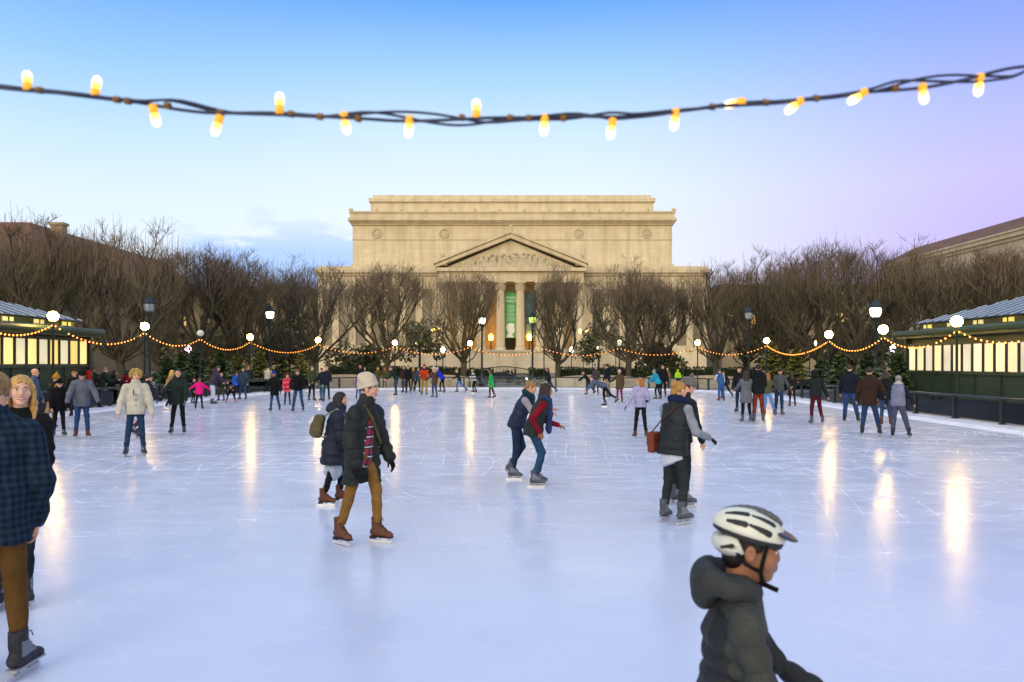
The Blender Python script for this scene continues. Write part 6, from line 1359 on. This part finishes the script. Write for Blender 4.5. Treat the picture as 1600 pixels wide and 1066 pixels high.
person('person in neon yellow green jacket outside the far rail', 1059, 54.8, 1.42, 170, T_('#9ad02c', 'plain', puff=.03), DJ, hair=('short', '#8aa03c'), hat='hoodup', extra=dict(hatcol='#9ad02c'), sk=None, group=G_OFF)
# right
person('man in white and blue jacket and blue jeans skating toward the far rail', 1127, 35.2, 1.56, 340, T_('#2a5280', 'plain', sleeve='#b8c4d8', skind='plain', hem=.05, puff=.025), B_('#24508c', fit=1.12), hair=('short', '#3a5a5c'), sk='brown', ov=dict(lean=22, LA=(50, 4, 30, 6)))
person('skater in black almost hidden beside the white and blue jacket man', 1133, 37.5, 1.5, 330, T_('#15171b', 'plain'), BLK, pose='stride')
person('woman with long dark hair in grey wool coat and black leggings', 1166, 22.5, 1.58, 345, T_('#5a5e66', 'plain', puff=.015, hem=.27, flare=.05, name='coat'), BLK, hair=('verylong', '#2a1a12'), sk='grey', female=True, ov=dict(lean=4, LA=(30, 20, 40, 0), RA=(20, 8, 40, 10)))
person('person in dark cap behind the grey coat woman', 1156, 27, 1.68, 200, T_('#16181c', 'plain'), DJ, hat='cap', extra=dict(hatcol='#2a1c18'))
person('man in black jacket and rust red trousers seen from behind', 1185, 22.5, 1.76, 352, T_('#11181c', 'plain', puff=.025, hem=.08, hood=True), B_('#6a2c1c', 'plain', fit=1.05), hair=('short', '#1a1614'), sk='grey', ov=dict(lean=3, LA=(20, 8, 50, 8), RA=(20, 8, 50, 8)))
person('girl with red blond hair in olive jacket and light blue jeans', 1199, 25.2, 1.48, 10, T_('#4a4c34', 'plain', hem=.04), LJ, hair=('long', '#8a5a2c'), sk='grey', female=True, ov=dict(lean=12, L=(6, 2, 10), Rr=(-4, 16, 10), RA=(30, 30, 20, 0)))
person('man in grey wool jacket and dark jeans seen from behind', 1217, 25.5, 1.64, 20, T_('#444a4c', 'plain', puff=.02, hem=.05), B_('#1f3650', fit=1.05), hair=('short', '#241a14'), sk='grey', ov=dict(lean=10, RA=(6, 24, 20, 0), LA=(30, 20, 30, 8)))
person('woman with long black hair in dark coat at the right rail', 1238, 30.7, 1.4, 350, T_('#1a1418', 'plain', hem=.14), BLK, hair=('verylong', '#120e10'), sk='brown', female=True)
person('skater in black hooded jacket and maroon trousers reaching left', 1275, 21.8, 1.62, 345, T_('#1a2222', 'plain', puff=.025, hem=.05), B_('#4a1220', 'plain', fit=1.0), hat='hoodup', hair=('short', '#111'), extra=dict(hatcol='#121818'), sk='grey', ov=dict(lean=16, LA=(30, 66, 10, 0), RA=(4, 26, 8, 0), L=(12, 4, 20), Rr=(16, 10, 24)))
person('man in navy jacket and blue jeans seen from behind on the right', 1327, 22.5, 1.75, 5, T_('#121a26', 'plain', puff=.025, hem=.06), B_('#26406a', fit=1.1), hair=('short', '#3a2a1a'), sk='dark', ov=dict(lean=3, L=(0, 4, 4), Rr=(4, 12, 6), LA=(6, 14, 20, 4)))
person('man in brown jacket and blue jeans seen from behind on the right', 1358, 18.5, 1.70, 3, T_('#33221a', 'plain', puff=.03, hem=.16), B_('#22365c', fit=1.05), hair=('short', '#2a2018'), sk='dark', ov=dict(lean=4, L=(0, 6, 6), Rr=(0, 12, 6), RA=(20, 30, 40, 6), LA=(10, 18, 14, 4)))
person('dark haired person in black jacket between the brown jacket and grey cap', 1384, 21.6, 1.56, 350, T_('#14171a', 'plain', puff=.025, hem=.12), JEANS, hair=('bob', '#2a1c16'), sk='brown', female=True)
person('man in flat grey cap, lilac grey vest with navy sleeves', 1403, 17.9, 1.50, 6, T_('#6a6c86', 'puffer', puff=.025, hem=.05, q=(.09, .006), sleeve='#16202e', skind='plain'), B_('#44475a', 'plain', fit=1.12), hair=('short', '#7a746c'), hat='cap', extra=dict(hatcol='#8a8680'), sk='dark', scarf=('#b0b0b4', 0), ov=dict(lean=8, L=(2, 4, 6), Rr=(0, 15, 6), RA=(14, 24, 24, 0), LA=(12, 20, 24, 0)))
# outside the left rail
person('bald man in blue grey shirt standing by the left pavilion', 51, 20.5, 1.74, 110, T_('#4a5c74', 'plain', hem=.08), DJ, hair=('bald', '#3a2a1e'), sk=None, group=G_OFF)
person('person in yellow and black striped hat behind the grey jacket man', 117, 25.5, 1.62, 200, T_('#14161a', 'plain'), DJ, hat='pom', extra=dict(hatcol='#b88a1c', hatc2='#15120c'), sk=None, group=G_OFF)
person('person with red hood seen over the grey jacket man shoulder', 137, 29.5, 1.58, 90, T_('#b0240f', 'plain', puff=.03), DJ, hat='hoodup', extra=dict(hatcol='#b8260f'), sk=None, group=G_OFF)
person('person in brown knitted hat at the left rail', 144, 33.5, 1.74, 30, T_('#2a2018', 'plain'), DJ, hat='beanie', extra=dict(hatcol='#5a3c18'), sk=None, group=G_OFF)
person('balding man in dark green jacket leaning on the left rail', 157, 29.6, 1.74, 70, T_('#1a2626', 'plain', puff=.03), DJ, hair=('short', '#7a6450'), pose='rail', sk=None, group=G_OFF)
person('dark haired woman in navy jacket leaning on the left rail', 172, 30.6, 1.62, 80, T_('#12151e', 'plain', puff=.03), DJ, hair=('bob', '#120e0e'), pose='rail', sk=None, group=G_OFF, female=True)
person('dark haired woman in crimson jacket leaning on the left rail', 192, 31.5, 1.64, 80, T_('#7a0f1c', 'plain', puff=.03), DJ, hair=('bob', '#120e0e'), pose='rail', sk=None, group=G_OFF, female=True)
for px, D, lb, yw in ((741+50, 112, 'tiny dark pedestrian at the left beyond the gate', 90), (797, 112, 'tiny dark pedestrian in the middle beyond the gate', 180), (800.5, 114, 'tiny pedestrian just right of the middle one beyond the gate', 200), (807, 113, 'tiny dark pedestrian at the right beyond the gate', 270)):
    person(lb, px-6, D, 1.7, yw, T_('#14161c', 'plain', hem=.2), DJ, sk=None, z0=-.6, group='pedestrians beyond the gate', pose='stride')
